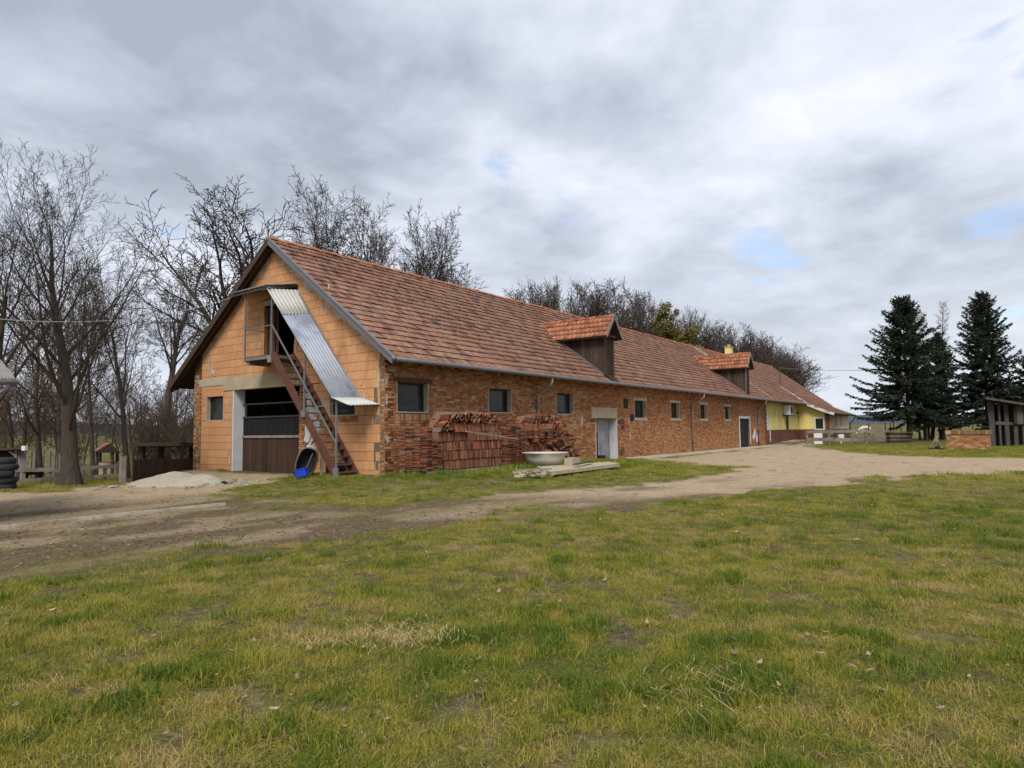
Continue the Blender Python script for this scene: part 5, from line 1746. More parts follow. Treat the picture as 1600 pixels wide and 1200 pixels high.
# pallet under the near stack
pl = thing('pallet', 'low grey timber pallet carrying the near pile of tiles', 'pallet', (3, -1.2, .15))
for y in (-1.72, -1.1, -.5):
    q = MB(); q.box(.3, 5.1, y, y + .1, .2, .285); q.build('slat', M['grey_wood'], pl)
for x in (.5, 1.6, 2.7, 3.8, 4.8):
    q = MB(); q.box(x, x + .16, -1.70, -.4, .02, .198); q.build('block', M['grey_wood'], pl)
q = MB(); a = onY(730, 674, -1.9); b = onY(808, 686, -1.75); q.beam((a[0], -1.85, a[2]), (b[0], -1.8, b[2]), .05, .045); o = q.build('batten', M['grey_wood']); tag(o, 'thin pale batten lying aslant across the face of the tile pile', 'batten')
q = MB(); p = at(656, 744, .12); q.beam((p[0], p[1] - .35, 0.0), (p[0] + .02, p[1] - .35, 1.32), .05, .05, up=(0, 1, 0)); o = q.build('stake', M['grey_wood']); tag(o, 'grey wooden stake upright in the grass before the tile pile', 'stake')
p = at(618, 745, .1); q = MB(); q.tube([(p[0], p[1] - .1, 0), (p[0], p[1] - .1, .75)], .025, 6); o = q.build('stake', M['rust']); tag(o, 'short rusty stake by the corner of the barn', 'stake')

# bathtub on a slab
tb = at(852, 727, .25)
slab_z = .215
q = MB()
c0, c1, c2, c3 = at(860, 736, .24), at(968, 724.5, .22), at(952, 721.5, .25), at(838, 730, .25)
pts = [(c[0], c[1], .10) for c in (c0, c1, c2, c3)]
q.hexa(pts + [(c[0], c[1], slab_z + .02 * k) for k, c in enumerate((c0, c1, c2, c3))]); o = q.build('slab', M['concrete']); tag(o, 'flat pale concrete slab lying in the grass under the tub', 'slab')
tub = thing('bathtub', 'cream scallop-rimmed bathtub standing on the slab before the tiles', 'bathtub', (tb[0], tb[1], slab_z))
q = MB(); n = 40
along = Vector((RM[0][0], RM[0][1], 0)).normalized(); ac_ = Vector((-along.y, along.x, 0))


def loop(ra, rb, z, sc_=0.0):
    o = []
    for k in range(n):
        a = 2 * PI * k / n; s = 1 + sc_ * (0.5 + .5 * math.cos(6 * a)); o.append(Vector((tb[0], tb[1], z)) + along * (ra * s * math.cos(a)) + ac_ * (rb * s * math.sin(a)))
    return o


loops = [loop(.42, .32, slab_z + .01), loop(.60, .44, slab_z + .06), loop(.74, .54, slab_z + .28), loop(.80, .60, slab_z + .47), loop(.82, .62, slab_z + .50, .10), loop(.83, .63, slab_z + .535, .10), loop(.78, .58, slab_z + .54, .04), loop(.70, .50, slab_z + .42), loop(.52, .36, slab_z + .12), loop(.1, .08, slab_z + .09)]
for l in loops: q.v += [tuple(p) for p in l]
for i in range(len(loops) - 1):
    for k in range(n): q.f.append((i * n + k, i * n + (k + 1) % n, (i + 1) * n + (k + 1) % n, (i + 1) * n + k)); q.t.append(.5)
q.f.append(tuple(reversed(range(n)))); q.t.append(.5)
q.build('basin', M['tub'], tub, smooth=True)
q = MB(); d = Vector(tb) + along * .3 + ac_ * -.3
q.tube([(tb[0], tb[1], slab_z + .092), (tb[0], tb[1], slab_z + .10)], .05, 10); q.build('drain', M['galv'], tub)
# concrete block and rubble on the slab
p = at(893, 728, .25); q = MB(); q.box(p[0] - .1, p[0] + .5, p[1] - .1, p[1] + .25, .24, .55); o = q.build('concrete_block', M['concrete']); tag(o, 'grey concrete block on the slab beside the tub', 'concrete block')
R3 = random.Random(9)
mb = MB()
for k in range(60):
    px, py = R3.uniform(806, 866), R3.uniform(729, 743); p = at(px, py, .2); s = R3.uniform(.03, .10)
    mb.hexa([(p[0] + s * a * R3.uniform(.7, 1.2), p[1] + s * b * R3.uniform(.7, 1.2), .12 + (.02 if c < 0 else s * R3.uniform(.7, 1.3))) for c in (-1, 1) for a, b in ((-1, -1), (1, -1), (1, 1), (-1, 1))], R3.random())
o = mb.build('rubble', M['concrete']); tag(o, 'broken concrete rubble in the grass left of the tub', 'rubble', kind='stuff')
q = MB(); a, b = at(808, 737, .25), at(862, 733, .32); q.beam((a[0], a[1], .30), (b[0], b[1], .33), .16, .05); o = q.build('plank', M['grey_wood']); tag(o, 'short grey plank lying on the rubble by the tub', 'plank')
q = MB(); a, b = at(898, 727, .32), at(925, 722, .32); q.beam((a[0], a[1], .36), (b[0], b[1], .34), .14, .04); o = q.build('plank', M['dark_wood']); tag(o, 'short dark plank lying on the slab near the doorway', 'plank')
p = at(936, 714, 0.0); q = MB(); q.lathe((15.55, .15, -.05), [(.0, .0), (.2, .0), (.24, .3), (.2, .3), (.17, .05), (0, .05)], 14); o = q.build('bucket', M['black']); tag(o, 'black bucket standing in the deep doorway', 'bucket')

# wheelbarrow tipped up beside the stair, blue crate inside
wb = thing('wheelbarrow', 'old grey wheelbarrow tipped up on its nose beside the stair', 'wheelbarrow', on_ground(at(474, 751)))
W0 = Vector(wb.location)
fw = Vector((-RM[2][0], -RM[2][1], 0)).normalized(); rt = along.copy()     # towards the viewer, to the right
tipd = (Vector((0, 0, 1)) * .93 + rt * .30).normalized()
nrm = (fw * .85 + rt * .35 - Vector((0, 0, 1)) * .05); nrm = (nrm - tipd * nrm.dot(tipd)).normalized(); lat = tipd.cross(nrm).normalized()
q = MB(); q2 = MB(); n = 18
C0 = W0 + tipd * .50 + Vector((0, 0, .03)) - rt * .05


def ring(sa, sb, off, k0=0):
    o = []
    for k in range(n):
        a = 2 * PI * k / n
        ca, sa_ = math.cos(a), math.sin(a)
        e = .75
        u = sa * math.copysign(abs(ca) ** e, ca); v = sb * math.copysign(abs(sa_) ** e, sa_)
        o.append(C0 + tipd * u + lat * v + nrm * off)
    return o


R_ = [ring(.30, .20, -.30), ring(.45, .30, -.05), ring(.50, .34, .03), ring(.52, .36, .04), ring(.47, .31, .035), ring(.43, .28, -.05), ring(.28, .18, -.27)]
for l in R_[:5]: q.v += [tuple(p) for p in l]
for i in range(4):
    for k in range(n): q.f.append((i * n + k, i * n + (k + 1) % n, (i + 1) * n + (k + 1) % n, (i + 1) * n + k)); q.t.append(.5)
q.f.append(tuple(range(n))); q.t.append(.2)
q.build('tray', M['barrow'], wb, smooth=True)
for l in R_[4:]: q2.v += [tuple(p) for p in l]
for i in range(2):
    for k in range(n): q2.f.append((i * n + k, i * n + (k + 1) % n, (i + 1) * n + (k + 1) % n, (i + 1) * n + k)); q2.t.append(.5)
q2.f.append(tuple(2 * n + k for k in range(n))); q2.t.append(.5)
q2.build('tray_inside', M['dark_inside'], wb, smooth=True)  # inner tray faces are darker than the outside
for s in (-1, 1):
    q = MB(); b = C0 - nrm * .30 + lat * .2 * s
    q.tube([b - tipd * .55, b + tipd * .35, b + tipd * .62 + rt * .12, b + tipd * 1.02 + rt * .10 * s + rt * .22], .022, 6); q.build('handle', M['rust'], wb)
q = MB(); wc = C0 - tipd * .36 - nrm * .46 - rt * .16
wc.z = W0.z + .17
prof_ = [(.10, -.035), (.15, -.045), (.17, -.02), (.17, .02), (.15, .045), (.10, .035), (.10, -.035)]
q.lathe(wc, prof_, 18, axis='y'); q.build('wheel', M['rubber'], wb, smooth=True)
q = MB(); q.tube([wc + Vector((0, -.12, 0)), wc + Vector((0, .12, 0))], .03, 8); q.beam(wc, C0 - nrm * .3 - tipd * .2, .03, .03); q.build('axle', M['rust'], wb)
cp = at(468, 752) ; q = MB()
cr = thing('crate', 'bright blue plastic crate leaning in the tipped wheelbarrow', 'crate', on_ground(cp, .0))
c0 = Vector(cr.location) + Vector((0, 0, .02)) + fw * .10
A_, B_, C_ = (rt * .95 + Vector((0, 0, .25))).normalized(), None, None
U_ = (Vector((0, 0, 1)) * .95 - rt * .25 + fw * .1); U_ = (U_ - A_ * U_.dot(A_)).normalized(); B_ = A_.cross(U_).normalized()


def obox(q, o, a, b, u, la, lb, lu, t=.5):
    q.hexa([o, o + a * la, o + a * la + b * lb, o + b * lb, o + u * lu, o + a * la + u * lu, o + a * la + b * lb + u * lu, o + b * lb + u * lu] if a.cross(b).dot(u) > 0 else
           [o, o + b * lb, o + a * la + b * lb, o + a * la, o + u * lu, o + b * lb + u * lu, o + a * la + b * lb + u * lu, o + a * la + u * lu], t)


q = MB()
obox(q, c0, A_, B_, U_, .36, .22, .02); obox(q, c0, A_, B_, U_, .36, .02, .26); obox(q, c0 + B_ * .20, A_, B_, U_, .36, .02, .26)
obox(q, c0, A_, B_, U_, .02, .22, .26); obox(q, c0 + A_ * .34, A_, B_, U_, .02, .22, .26)
q.build('shell', M['blue'], cr)
q = MB(); obox(q, c0 + U_ * .262 - A_ * .012 - B_ * .012, A_, B_, U_, .384, .026, .02); obox(q, c0 + U_ * .262 + B_ * .206 - A_ * .012, A_, B_, U_, .384, .026, .02)
q.build('rim', M['blue'], cr)
q = MB(); a = C0 + lat * .05 - tipd * .3 + nrm * .02; q.tube([a, a + tipd * .62 + rt * .05 + nrm * .05], .014, 6); o = q.build('stick', M['grey_wood']); tag(o, 'pale stick standing inside the tipped wheelbarrow', 'stick')
q = MB(); pb = Vector(on_ground(at(512, 748))); 
for k in range(3): q.box(-0.55, -.2, 1.75, 2.35, -.05 + .2 * k, .14 + .2 * k, rnd.random())
o = q.build('timber_crate', M['dark_wood']); tag(o, 'dark timber crate under the lower stair', 'crate')

# heap of white sand by the left corner of the barn
sm = MB(); hc = Vector((*on_ground(at(262, 757))[:2], 0))
V, Fq = [], []
nn = 34
ux_, uy_ = along, ac_
for i in range(nn + 1):
    for j in range(nn + 1):
        u, v = -1 + 2 * i / nn, -1 + 2 * j / nn
        p = hc + ux_ * (u * 1.7) + uy_ * (v * 1.3 + .6)
        r = math.hypot(u + .15 * math.sin(3 * v), v); prof2 = max(0, 1 - r)
        hgt = .44 * prof2 ** .8 * (1 + .25 * (float(fbm(np.array(u * 3 + 5), np.array(v * 3), 3, 3)) - .5)) + .16 * math.exp(-((u - .75) / .3) ** 2 - ((v + .3) / .35) ** 2)
        V.append((p.x, p.y, gz(p.x, p.y) + hgt - .05 + .03 * (rnd.random() - .5) * (r < .9)))
for i in range(nn):
    for j in range(nn): a = i * (nn + 1) + j; Fq.append((a, a + nn + 1, a + nn + 2, a + 1))
o = link('sand_heap', fast_mesh('sand_heap', V, Fq, M['sand'], True)); tag(o, 'low heap of white sand by the left corner of the barn', 'sand heap')
mb = MB()
for k in range(70):
    p = hc + ux_ * rnd.uniform(-1.9, 2.9) + uy_ * rnd.uniform(-1.2, 1.6); s = rnd.uniform(.03, .10); z = gz(p.x, p.y)
    mb.hexa([(p.x + s * a * rnd.uniform(.6, 1.2), p.y + s * b * rnd.uniform(.6, 1.2), z - .03 + (0 if c < 0 else s * rnd.uniform(.5, 1.2))) for c in (-1, 1) for a, b in ((-1, -1), (1, -1), (1, 1), (-1, 1))], rnd.random())
o = mb.build('rubble', M['sand']); tag(o, 'pale crumbs of stone scattered round the sand heap', 'rubble', kind='stuff')

# ------------------------------------------------------------------ left side: fences, shelters, tyres
def rail_fence(label, d0, d1, pieces, posts):
    f = thing('rail_fence', label, 'fence', on_ground(atd(posts[0][0], 755, d0)))
    for (pxa, pya, pxb, pyb, h) in pieces:
        a = atd(pxa, pya, d0 + (d1 - d0) * (pxa - pieces[0][0]) / 180.0); b = atd(pxb, pyb, d0 + (d1 - d0) * (pxb - pieces[0][0]) / 180.0)
        q = MB(); q.beam(a, b, .05, h, tint=rnd.random()); q.build('rail', M['grey_wood'], f)
    for (px, pt, w) in posts:
        d = d0 + (d1 - d0) * (px - pieces[0][0]) / 180.0 + .06; t = atd(px, pt, d); q = MB(); q.beam((t[0], t[1], gz(t[0], t[1]) - .2), (t[0], t[1], t[2]), w, w, up=(0, 1, 0), tint=rnd.random()); q.build('post', M['grey_wood'], f)
    return f


rail_fence('weathered two-rail plank fence on both sides of the tallest tree', 23.2, 23.9,
           [(16, 734, 62, 734.5, .13), (60, 733.5, 101, 735.5, .12), (14, 752.5, 36, 752, .11), (33, 751, 66, 749.5, .13), (64, 749, 100, 748, .12), (116, 732, 188, 728, .12), (117, 747, 150, 745, .13), (148, 744.5, 187, 742, .11)],
           [(36, 727, .13), (121, 729, .12), (164, 727, .10), (78, 731, .1)])
gp = thing('gate_post', 'broad grey board post at the end of the rail fence', 'post', on_ground(atd(193, 755, 22.9)))
for k, px in enumerate((189.5, 193, 196.5)):
    t = atd(px, 712 + 2 * (k % 2), 22.9); q = MB(); q.beam((t[0], t[1], gz(t[0], t[1]) - .1), (t[0], t[1], t[2]), .078, .08, up=(RM[2][0], RM[2][1], 0), tint=rnd.random()); q.build('board', M['grey_wood'], gp)
bf = thing('board_fence', 'low black board fence running to the barn corner', 'fence', (-4.9, 6.95, 0))
A0, B0 = Vector((-4.88, 6.95, 0)), Vector((-0.1, 11.75, 0)); nbd = 46; dirf = (B0 - A0).normalized()
for k in range(nbd):
    p = A0.lerp(B0, (k + .5) / nbd); z = gz(p.x, p.y); top = .80 - .24 * k / nbd + rnd.uniform(-.03, .03)
    q = MB(); q.beam((p.x, p.y, z - .2), (p.x, p.y, top), .138, .022, up=(-dirf.y, dirf.x, 0), tint=rnd.random() * .5); q.build('board', M['black'] if k % 3 else M['dark_wood'], bf)


def post_at(q, px, d, ytop, w, tint=.5):
    t = atd(px, ytop, d); q.beam((t[0], t[1], gz(t[0], t[1]) - .2), (t[0], t[1], t[2]), w, w, up=(RM[2][0], RM[2][1], 0), tint=tint); return t


shl = thing('open_shelter', 'dark open shelter with flat roof behind the board fence', 'shelter', on_ground(atd(255, 720, 31)))
fx_, rx_ = Vector((RM[2][0], RM[2][1], 0)).normalized(), along
for (px, d) in ((222, 29.5), (281, 29.0), (252, 34.5), (300, 33.5)):
    q = MB(); post_at(q, px, d, 694, .20); q.build('post', M['dark_wood'], shl)
ra, rb = Vector(atd(208, 691.5, 29)), Vector(atd(281, 690.5, 28.6)); rc, rd_ = Vector(atd(318, 693, 35)), Vector(atd(225, 694, 36))
q = MB(); q.hexa([p - Vector((0, 0, .16)) for p in (ra, rb, rc, rd_)] + [ra, rb, rc, rd_]); q.build('roof', M['dark_wood'], shl)
q = MB(); a = Vector(atd(281, 722, 28.95)); b = Vector(atd(268, 703, 29.05)); q.beam(b, a, .09, .09); a = Vector(atd(283, 715, 29.05)); b = Vector(atd(291, 703, 29.5)); q.beam(b, a, .09, .09); q.build('brace', M['dark_wood'], shl)
wh = thing('well_house', 'little open well roof of orange tiles beyond the rail fence', 'well roof', on_ground(atd(166, 720, 36)))
wd = 36
for (px, d) in ((152, wd), (176, wd - .3), (157, wd + 1.6), (183, wd + 1.3)):
    q = MB(); post_at(q, px, d, 705, .10); q.build('post', M['dark_wood'], wh)
ap, ab = Vector(atd(171, 693, wd - .5)), Vector(atd(164, 692.5, wd + 2)); lf, lb_ = Vector(atd(146.5, 707, wd - .2)), Vector(atd(147, 704, wd + 2)); rf, rb2 = Vector(atd(189, 708, wd - .6)), Vector(atd(184, 705, wd + 2))
q = MB()
nrow, ncol = 4, 9
for i in range(nrow):
    for j in range(ncol):
        p00 = lf.lerp(lb_, j / ncol).lerp(ap.lerp(ab, j / ncol), i / nrow); p10 = lf.lerp(lb_, (j + .94) / ncol).lerp(ap.lerp(ab, (j + .94) / ncol), i / nrow)
        p01 = lf.lerp(lb_, j / ncol).lerp(ap.lerp(ab, j / ncol), (i + 1.1) / nrow); p11 = lf.lerp(lb_, (j + .94) / ncol).lerp(ap.lerp(ab, (j + .94) / ncol), (i + 1.1) / nrow)
        up = Vector((0, 0, .035)); q.hexa([p00, p10, p11, p01] + [p00 + up * 1.6, p10 + up * 1.6, p11 + up * .8, p01 + up * .8], rnd.random())
tag(q.build('roof_tile', M['dormer_tile'], wh), kind='stuff')
q = MB(); q.prism([rf, rb2, ab, ap], (0, 0, .05)); q.prism([lf, ap, rf], fx_ * .05, .3); q.build('gable_board', M['dark_wood'], wh)
q = MB(); q.lathe(Vector(on_ground(atd(167, 740, wd + .7))), [(.75, -.2), (.75, .75), (.6, .75), (.6, .2)], 14); q.build('well_ring', M['concrete'], wh)
# old shed at the far left
os_ = thing('old_shed', 'ramshackle dark shed with a corrugated side panel behind the fence', 'shed', on_ground(atd(10, 735, 27)))
a, b = Vector(atd(-40, 703, 26.6)), Vector(atd(36, 699, 26.4)); c, d_ = Vector(atd(38, 701, 30)), Vector(atd(-40, 704, 30.5))
q = MB(); q.hexa([p - Vector((0, 0, .07)) for p in (a, b, c, d_)] + [a, b, c, d_]); q.build('roof', M['dark_wood'], os_)
for px in (26, -20): q = MB(); post_at(q, px, 26.7, 702, .11, .7); q.build('post', M['grey_wood'], os_)
q = MB(); a = Vector(atd(15, 705, 26.65)); b = Vector(atd(25, 712, 26.65)); q.beam(a, b, .06, .08); q.build('brace', M['grey_wood'], os_)
a, b = Vector(atd(28, 704, 26.7)), Vector(atd(41, 705, 26.9)); lo = lambda p: Vector((p.x, p.y, gz(p.x, p.y) - .1))
me = corrugated('side_sheet', M['sheet_grey'], a, b, lo(b), lo(a), 7, .02, None); me.parent = os_; me.location = -Vector(os_.location)
q = MB(); a, b = Vector(atd(-40, 703, 30.2)), Vector(atd(38, 701, 29.9)); q.prism([lo(a), lo(b), b, a], fx_ * .05); q.build('back_wall', M['black'], os_)  # coloured black to paint the shade inside the shed
q = MB(); a = Vector(atd(38, 699, 26.3)); q.hexa([a + rx_ * x + fx_ * y + Vector((0, 0, z)) for z in (-.12, .06) for x, y in ((-.08, -.05), (.06, -.05), (.1, .05), (-.05, .05))]); o = q.build('rag', M['ac']); tag(o, 'white rag hanging from the corner of the old shed roof', 'rag')
# pale paddock rails further back
pf = thing('paddock_rail', 'pale post and rail paddock fence behind the old shed', 'fence', on_ground(atd(70, 730, 31.5)))
for (pa_, pb_, y) in ((44, 60, 713), (66, 94, 712), (116, 150, 711)):
    a, b = Vector(atd(pa_, y, 31.5)), Vector(atd(pb_, y - .5, 31.8)); q = MB(); q.beam(a, b, .06, .11, tint=.6); q.build('rail', M['grey_wood'], pf)
for px, yt in ((49, 706), (55, 704), (59, 712), (68, 704), (78, 705), (86, 706), (94, 712), (118, 712), (131, 711), (143, 712)):
    q = MB(); post_at(q, px, 31.6, yt, .07, .6); q.build('post', M['grey_wood'], pf)

# tyres
tyc = Vector(on_ground(atd(3, 760, 20.6)))
tq = MB(); prof_ = [(.19, .03), (.22, .0), (.30, .0), (.335, .03), (.345, .10), (.335, .17), (.30, .20), (.22, .20), (.19, .17), (.19, .03)]
tq.lathe((0, 0, 0), prof_, 28)
tme = bpy.data.meshes.new('tyre'); tme.from_pydata(tq.v, [], tq.f); tme.attributes.new('tint', 'FLOAT', 'FACE').data.foreach_set('value', [.5] * len(tq.f)); tme.materials.append(M['rubber']); tme.polygons.foreach_set('use_smooth', [True] * len(tme.polygons))
gq = MB()
for k in range(28):
    a = 2 * PI * k / 28; ca, sa_ = math.cos(a), math.sin(a); gq.box(-.02, .02, -.012, .012, 0, 0)
for i, lb in enumerate(('bottom tyre of the stack at the left edge', 'second tyre up in the stack at the left edge', 'middle tyre of the stack at the left edge', 'second tyre from the top of the stack at the left edge', 'topmost tyre of the stack at the left edge')):
    o = link('tyre', tme); o.location = tyc + Vector((rnd.uniform(-.05, .05), rnd.uniform(-.05, .05), -.02 + i * .196)); o.rotation_euler = (rnd.uniform(-.02, .02), rnd.uniform(-.02, .02), i)
    o.scale = (1.0 + .04 * (i % 2),) * 2 + (1,)
    tag(o, 'black ' + lb, 'tyre', 'tyres in a stack')

# neighbouring roof at the left edge
ns = thing('neighbour_shed', 'corner of a grey corrugated roof with metal gutter at the left edge', 'shed', on_ground(atd(-60, 700, 13)))
a, b = Vector(atd(-90, 592, 11.5)), Vector(atd(24, 592, 12.6)); c, d_ = Vector(atd(-4, 556, 16.5)), Vector(atd(-120, 560, 15.5))
me = corrugated('roof_sheet', M['sheet_grey'], c, d_, a, b, 22, .03, None, .02); me.parent = ns; me.location = -Vector(ns.location)
q = MB(); a2, b2 = Vector(atd(-90, 597, 11.4)), Vector(atd(27, 597.5, 12.5)); q.tube([a2, b2], .045, 8); q.build('gutter', M['galv'], ns, smooth=True)
q = MB(); a2, b2 = Vector(atd(22, 601, 12.5)), Vector(atd(-20, 625, 12.2)); q.tube([b2, a2], .035, 8); q.build('downpipe', M['galv'], ns, smooth=True)
q = MB(); a2, b2 = Vector(atd(-30, 620, 12.6)), Vector(atd(-30, 640, 16)); e = Vector(atd(-140, 640, 12)); f = e + (b2 - a2)
for (p, r) in ((a2, b2), (a2, e), (e, f), (f, b2)):
    q.prism([Vector((p.x, p.y, -.1)), Vector((r.x, r.y, -.1)), Vector((r.x, r.y, 2.2)), Vector((p.x, p.y, 2.2))], (.03, .03, 0))
q.build('wall', M['dark_wood'], ns)


# black animal behind the rails
def skin_body(name, joints, edges, mat, parent=None, sub_=2):
    me = bpy.data.meshes.new(name); me.from_pydata([j[:3] for j in joints], edges, [])
    o = bpy.data.objects.new(name, me); COL.objects.link(o)
    sk = o.modifiers.new('skin', 'SKIN'); sk.use_smooth_shade = True
    for i, j in enumerate(joints): me.skin_vertices[0].data[i].radius = (j[3], j[3])
    me.skin_vertices[0].data[0].use_root = True
    s = o.modifiers.new('sub', 'SUBSURF'); s.levels = sub_; s.render_levels = sub_
    me.materials.append(mat)
    dg = bpy.context.evaluated_depsgraph_get(); me2 = bpy.data.meshes.new_from_object(o.evaluated_get(dg)); me2.name = name
    COL.objects.unlink(o); bpy.data.objects.remove(o)
    me2.materials.clear(); me2.materials.append(mat)
    a = me2.attributes.get('tint') or me2.attributes.new('tint', 'FLOAT', 'FACE'); a.data.foreach_set('value', [.5] * len(me2.polygons))
    return link(name, me2, parent)


def quadruped(s, head_down=0.0):
    """small hoofed animal, x forward, length about 1.0 x s"""
    j = [(0, 0, .62, .17), (.22, 0, .62, .18), (.42, 0, .64, .17), (-.25, 0, .62, .17), (-.42, 0, .62, .14),        # 0-4 trunk
         (.56, 0, .72 - .25 * head_down, .10), (.68, 0, .86 - .75 * head_down, .075), (.80, 0, .88 - 1.02 * head_down, .07), (.94, 0, .82 - 1.08 * head_down, .045),   # 5-8 neck, head
         (.38, .10, .45, .075), (.39, .10, .27, .042), (.38, .10, .04, .035), (.38, -.10, .45, .075), (.39, -.10, .27, .042), (.38, -.10, .04, .035),
         (-.36, .10, .46, .095), (-.30, .10, .36, .06), (-.42, .10, .24, .04), (-.40, .10, .04, .034), (-.36, -.10, .46, .095), (-.30, -.10, .36, .06), (-.42, -.10, .24, .04), (-.40, -.10, .04, .034),
         (-.52, 0, .60, .03), (-.58, 0, .42, .025), (.72, .06, .97 - .78 * head_down, .022), (.72, -.06, .97 - .78 * head_down, .022)]
    e = [(0, 1), (1, 2), (0, 3), (3, 4), (2, 5), (5, 6), (6, 7), (7, 8), (2, 9), (9, 10), (10, 11), (2, 12), (12, 13), (13, 14), (4, 15), (15, 16), (16, 17), (17, 18), (4, 19), (19, 20), (20, 21), (21, 22), (4, 23), (23, 24), (6, 25), (6, 26)]
    return [(a * s, b * s, c * s, r * s) for a, b, c, r in j], e


ap_ = on_ground(atd(52, 755, 23.5))
jn, ed = quadruped(.60)
o = skin_body('animal', jn, ed, M['fur']); o.location = (ap_[0], ap_[1], ap_[2]); o.rotation_euler = (0, 0, math.atan2(-along.y, -along.x) + .15)
tag(o, 'small black four-legged animal standing behind the rail fence', 'animal')

# ------------------------------------------------------------------ right side
D1 = 58.0
gt = .30
yf = thing('yard_fence', 'weathered grey plank fence with wide boards in front of the yellow house', 'fence', on_ground(atd(1262, 690, D1)))
for (pa_, pb_, ya, yb, h) in ((1260, 1330, 675, 673.5, .26), (1260, 1330, 686.5, 687, .28), (1330, 1388, 673.5, 674.5, .22), (1330, 1388, 687, 687.5, .24), (1332, 1386, 681, 682, .16), (1258, 1330, 672.5, 671.8, .05)):
    n = 3
    for k in range(n):
        a = Vector(atd(pa_ + (pb_ - pa_) * k / n, ya + (yb - ya) * k / n, D1)); b = Vector(atd(pa_ + (pb_ - pa_) * (k + .995) / n, ya + (yb - ya) * (k + .995) / n, D1)); q = MB(); q.beam(a, b, .04, h, tint=rnd.random()); q.build('plank', M['grey_wood'], yf)
for px, yt in ((1260, 675), (1295, 673), (1329, 672), (1352, 673), (1387, 673)):
    q = MB(); post_at(q, px, D1 + .12, yt, .13, .6); q.build('post', M['grey_wood'], yf)
pp = thing('plank_pile', 'dark pile of boards stacked at the end of the plank fence', 'plank pile', on_ground(atd(1404, 689, D1)))
for k in range(7):
    a = Vector(atd(1388 + rnd.uniform(-1, 1), 687 - k * 2.0, D1 - .3)); b = Vector(atd(1421 + rnd.uniform(-3, 2), 687 - k * 1.9, D1 + .2)); q = MB(); q.beam(a, b, .5, .085, tint=rnd.random() * .4); q.build('board', M['dark_wood'] if k % 3 else M['grey_wood'], pp)
q = MB(); a = Vector(atd(1272, 684.5, D1 + 1.5)); b = Vector(atd(1285, 684.5, D1 + 1.5)); a.z = gz(a.x, a.y) ; b.z = a.z; q.prism([a, b, b + Vector((0, 0, .95)), a + Vector((0, 0, .95))], fx_ * .06); o = q.build('white_board', M['ac']); tag(o, 'white board leaning behind the plank fence', 'board')
ch_ = thing('chair', 'small wooden chair frame behind the plank fence', 'chair', on_ground(atd(1297, 686, D1 + 1.6)))
a = Vector(ch_.location)
for dx, dy, h in ((-.3, 0, .95), (.3, 0, .95), (-.3, .5, .55), (.3, .5, .55)):
    q = MB(); p = a + rx_ * dx + fx_ * dy; q.beam(p, p + Vector((0, 0, h)), .06, .06, up=(1, 0, 0)); q.build('leg', M['dark_wood'], ch_)
q = MB(); p = a + Vector((0, 0, .5)); q.hexa([p + rx_ * x + fx_ * y + Vector((0, 0, z)) for z in (0, .05) for x, y in ((-.33, -.03), (.33, -.03), (.33, .53), (-.33, .53))]); q.build('seat', M['grey_wood'], ch_)
q = MB(); q.beam(a + rx_ * -.3 + Vector((0, 0, .85)), a + rx_ * .3 + Vector((0, 0, .85)), .04, .12); q.build('backrest', M['grey_wood'], ch_)
q = MB(); p = Vector(on_ground(atd(1315, 684, D1 + 1.4))); q.hexa([p + rx_ * x + fx_ * y + Vector((0, 0, z)) for z in (.35, .8) for x, y in ((-.22, 0), (.22, 0), (.22, .3), (-.22, .3))])
q.hexa([p + rx_ * x + fx_ * y + Vector((0, 0, z)) for z in (0, .348) for x, y in ((-.05, .1), (.05, .1), (.05, .2), (-.05, .2))], .5); o = q.build('meter_box', M['ac']); tag(o, 'small white box on a stand behind the plank fence', 'box')

# brick trough
w0, w1 = Vector(at(1480, 702.5)), Vector(at(1545, 703)); w0.z = w1.z = 0
wd_ = (w1 - w0).normalized(); wn_ = Vector((-wd_.y, wd_.x, 0))
if wn_.dot(fx_) < 0: wn_ = -wn_
WL = (w1 - w0).length
tr = thing('brick_trough', 'square open brick trough with an upright brick rim on the grass', 'brick trough', (w0 + w1) / 2 + wn_ * .7)
q = MB(); H_ = 1.05
side = [(w0, wd_, WL, -wn_), (w1, wn_, 1.4, wd_), (w0 + wn_ * 1.4, -wn_, 1.4, -wd_), (w1 + wn_ * 1.4, -wd_, WL, wn_)]
for (o_, dv, ln, ov) in side:
    qc = [o_, o_ + dv * ln, o_ + dv * ln - ov * .22, o_ - ov * .22]
    for r in range(12):
        u = -.13 if r % 2 else 0.0
        while u < ln:
            a_, b_ = max(u, 0) + .006, min(u + .27, ln) - .006; u += .27
            if b_ - a_ < .04: continue
            of = rnd.uniform(-.012, .006)
            p0_, p1_ = o_ + dv * a_ + ov * of, o_ + dv * b_ + ov * of; z0_, z1_ = r * .088 - .05 + .006, r * .088 - .05 + .082
            lo_ = [p0_, p1_, p1_ - ov * .1, p0_ - ov * .1]
            q.hexa([Vector((p.x, p.y, z0_)) for p in lo_] + [Vector((p.x, p.y, z1_)) for p in lo_], rnd.choice((rnd.random(), rnd.uniform(0, .45))))
    u = -.04
    while u < ln + .04:
        p0_, p1_ = o_ + dv * (u + .006) + ov * .05, o_ + dv * (u + .094) + ov * .05; u += .1
        lo_ = [p0_, p1_, p1_ - ov * .3, p0_ - ov * .3]
        q.hexa([Vector((p.x, p.y, H_ - .045)) for p in lo_] + [Vector((p.x, p.y, H_ + .20 + rnd.uniform(-.01, .01))) for p in lo_], rnd.uniform(.95, 1) if rnd.random() < .8 else rnd.random())
tag(q.build('brick', M['brick'], tr), kind='stuff')
q = MB()
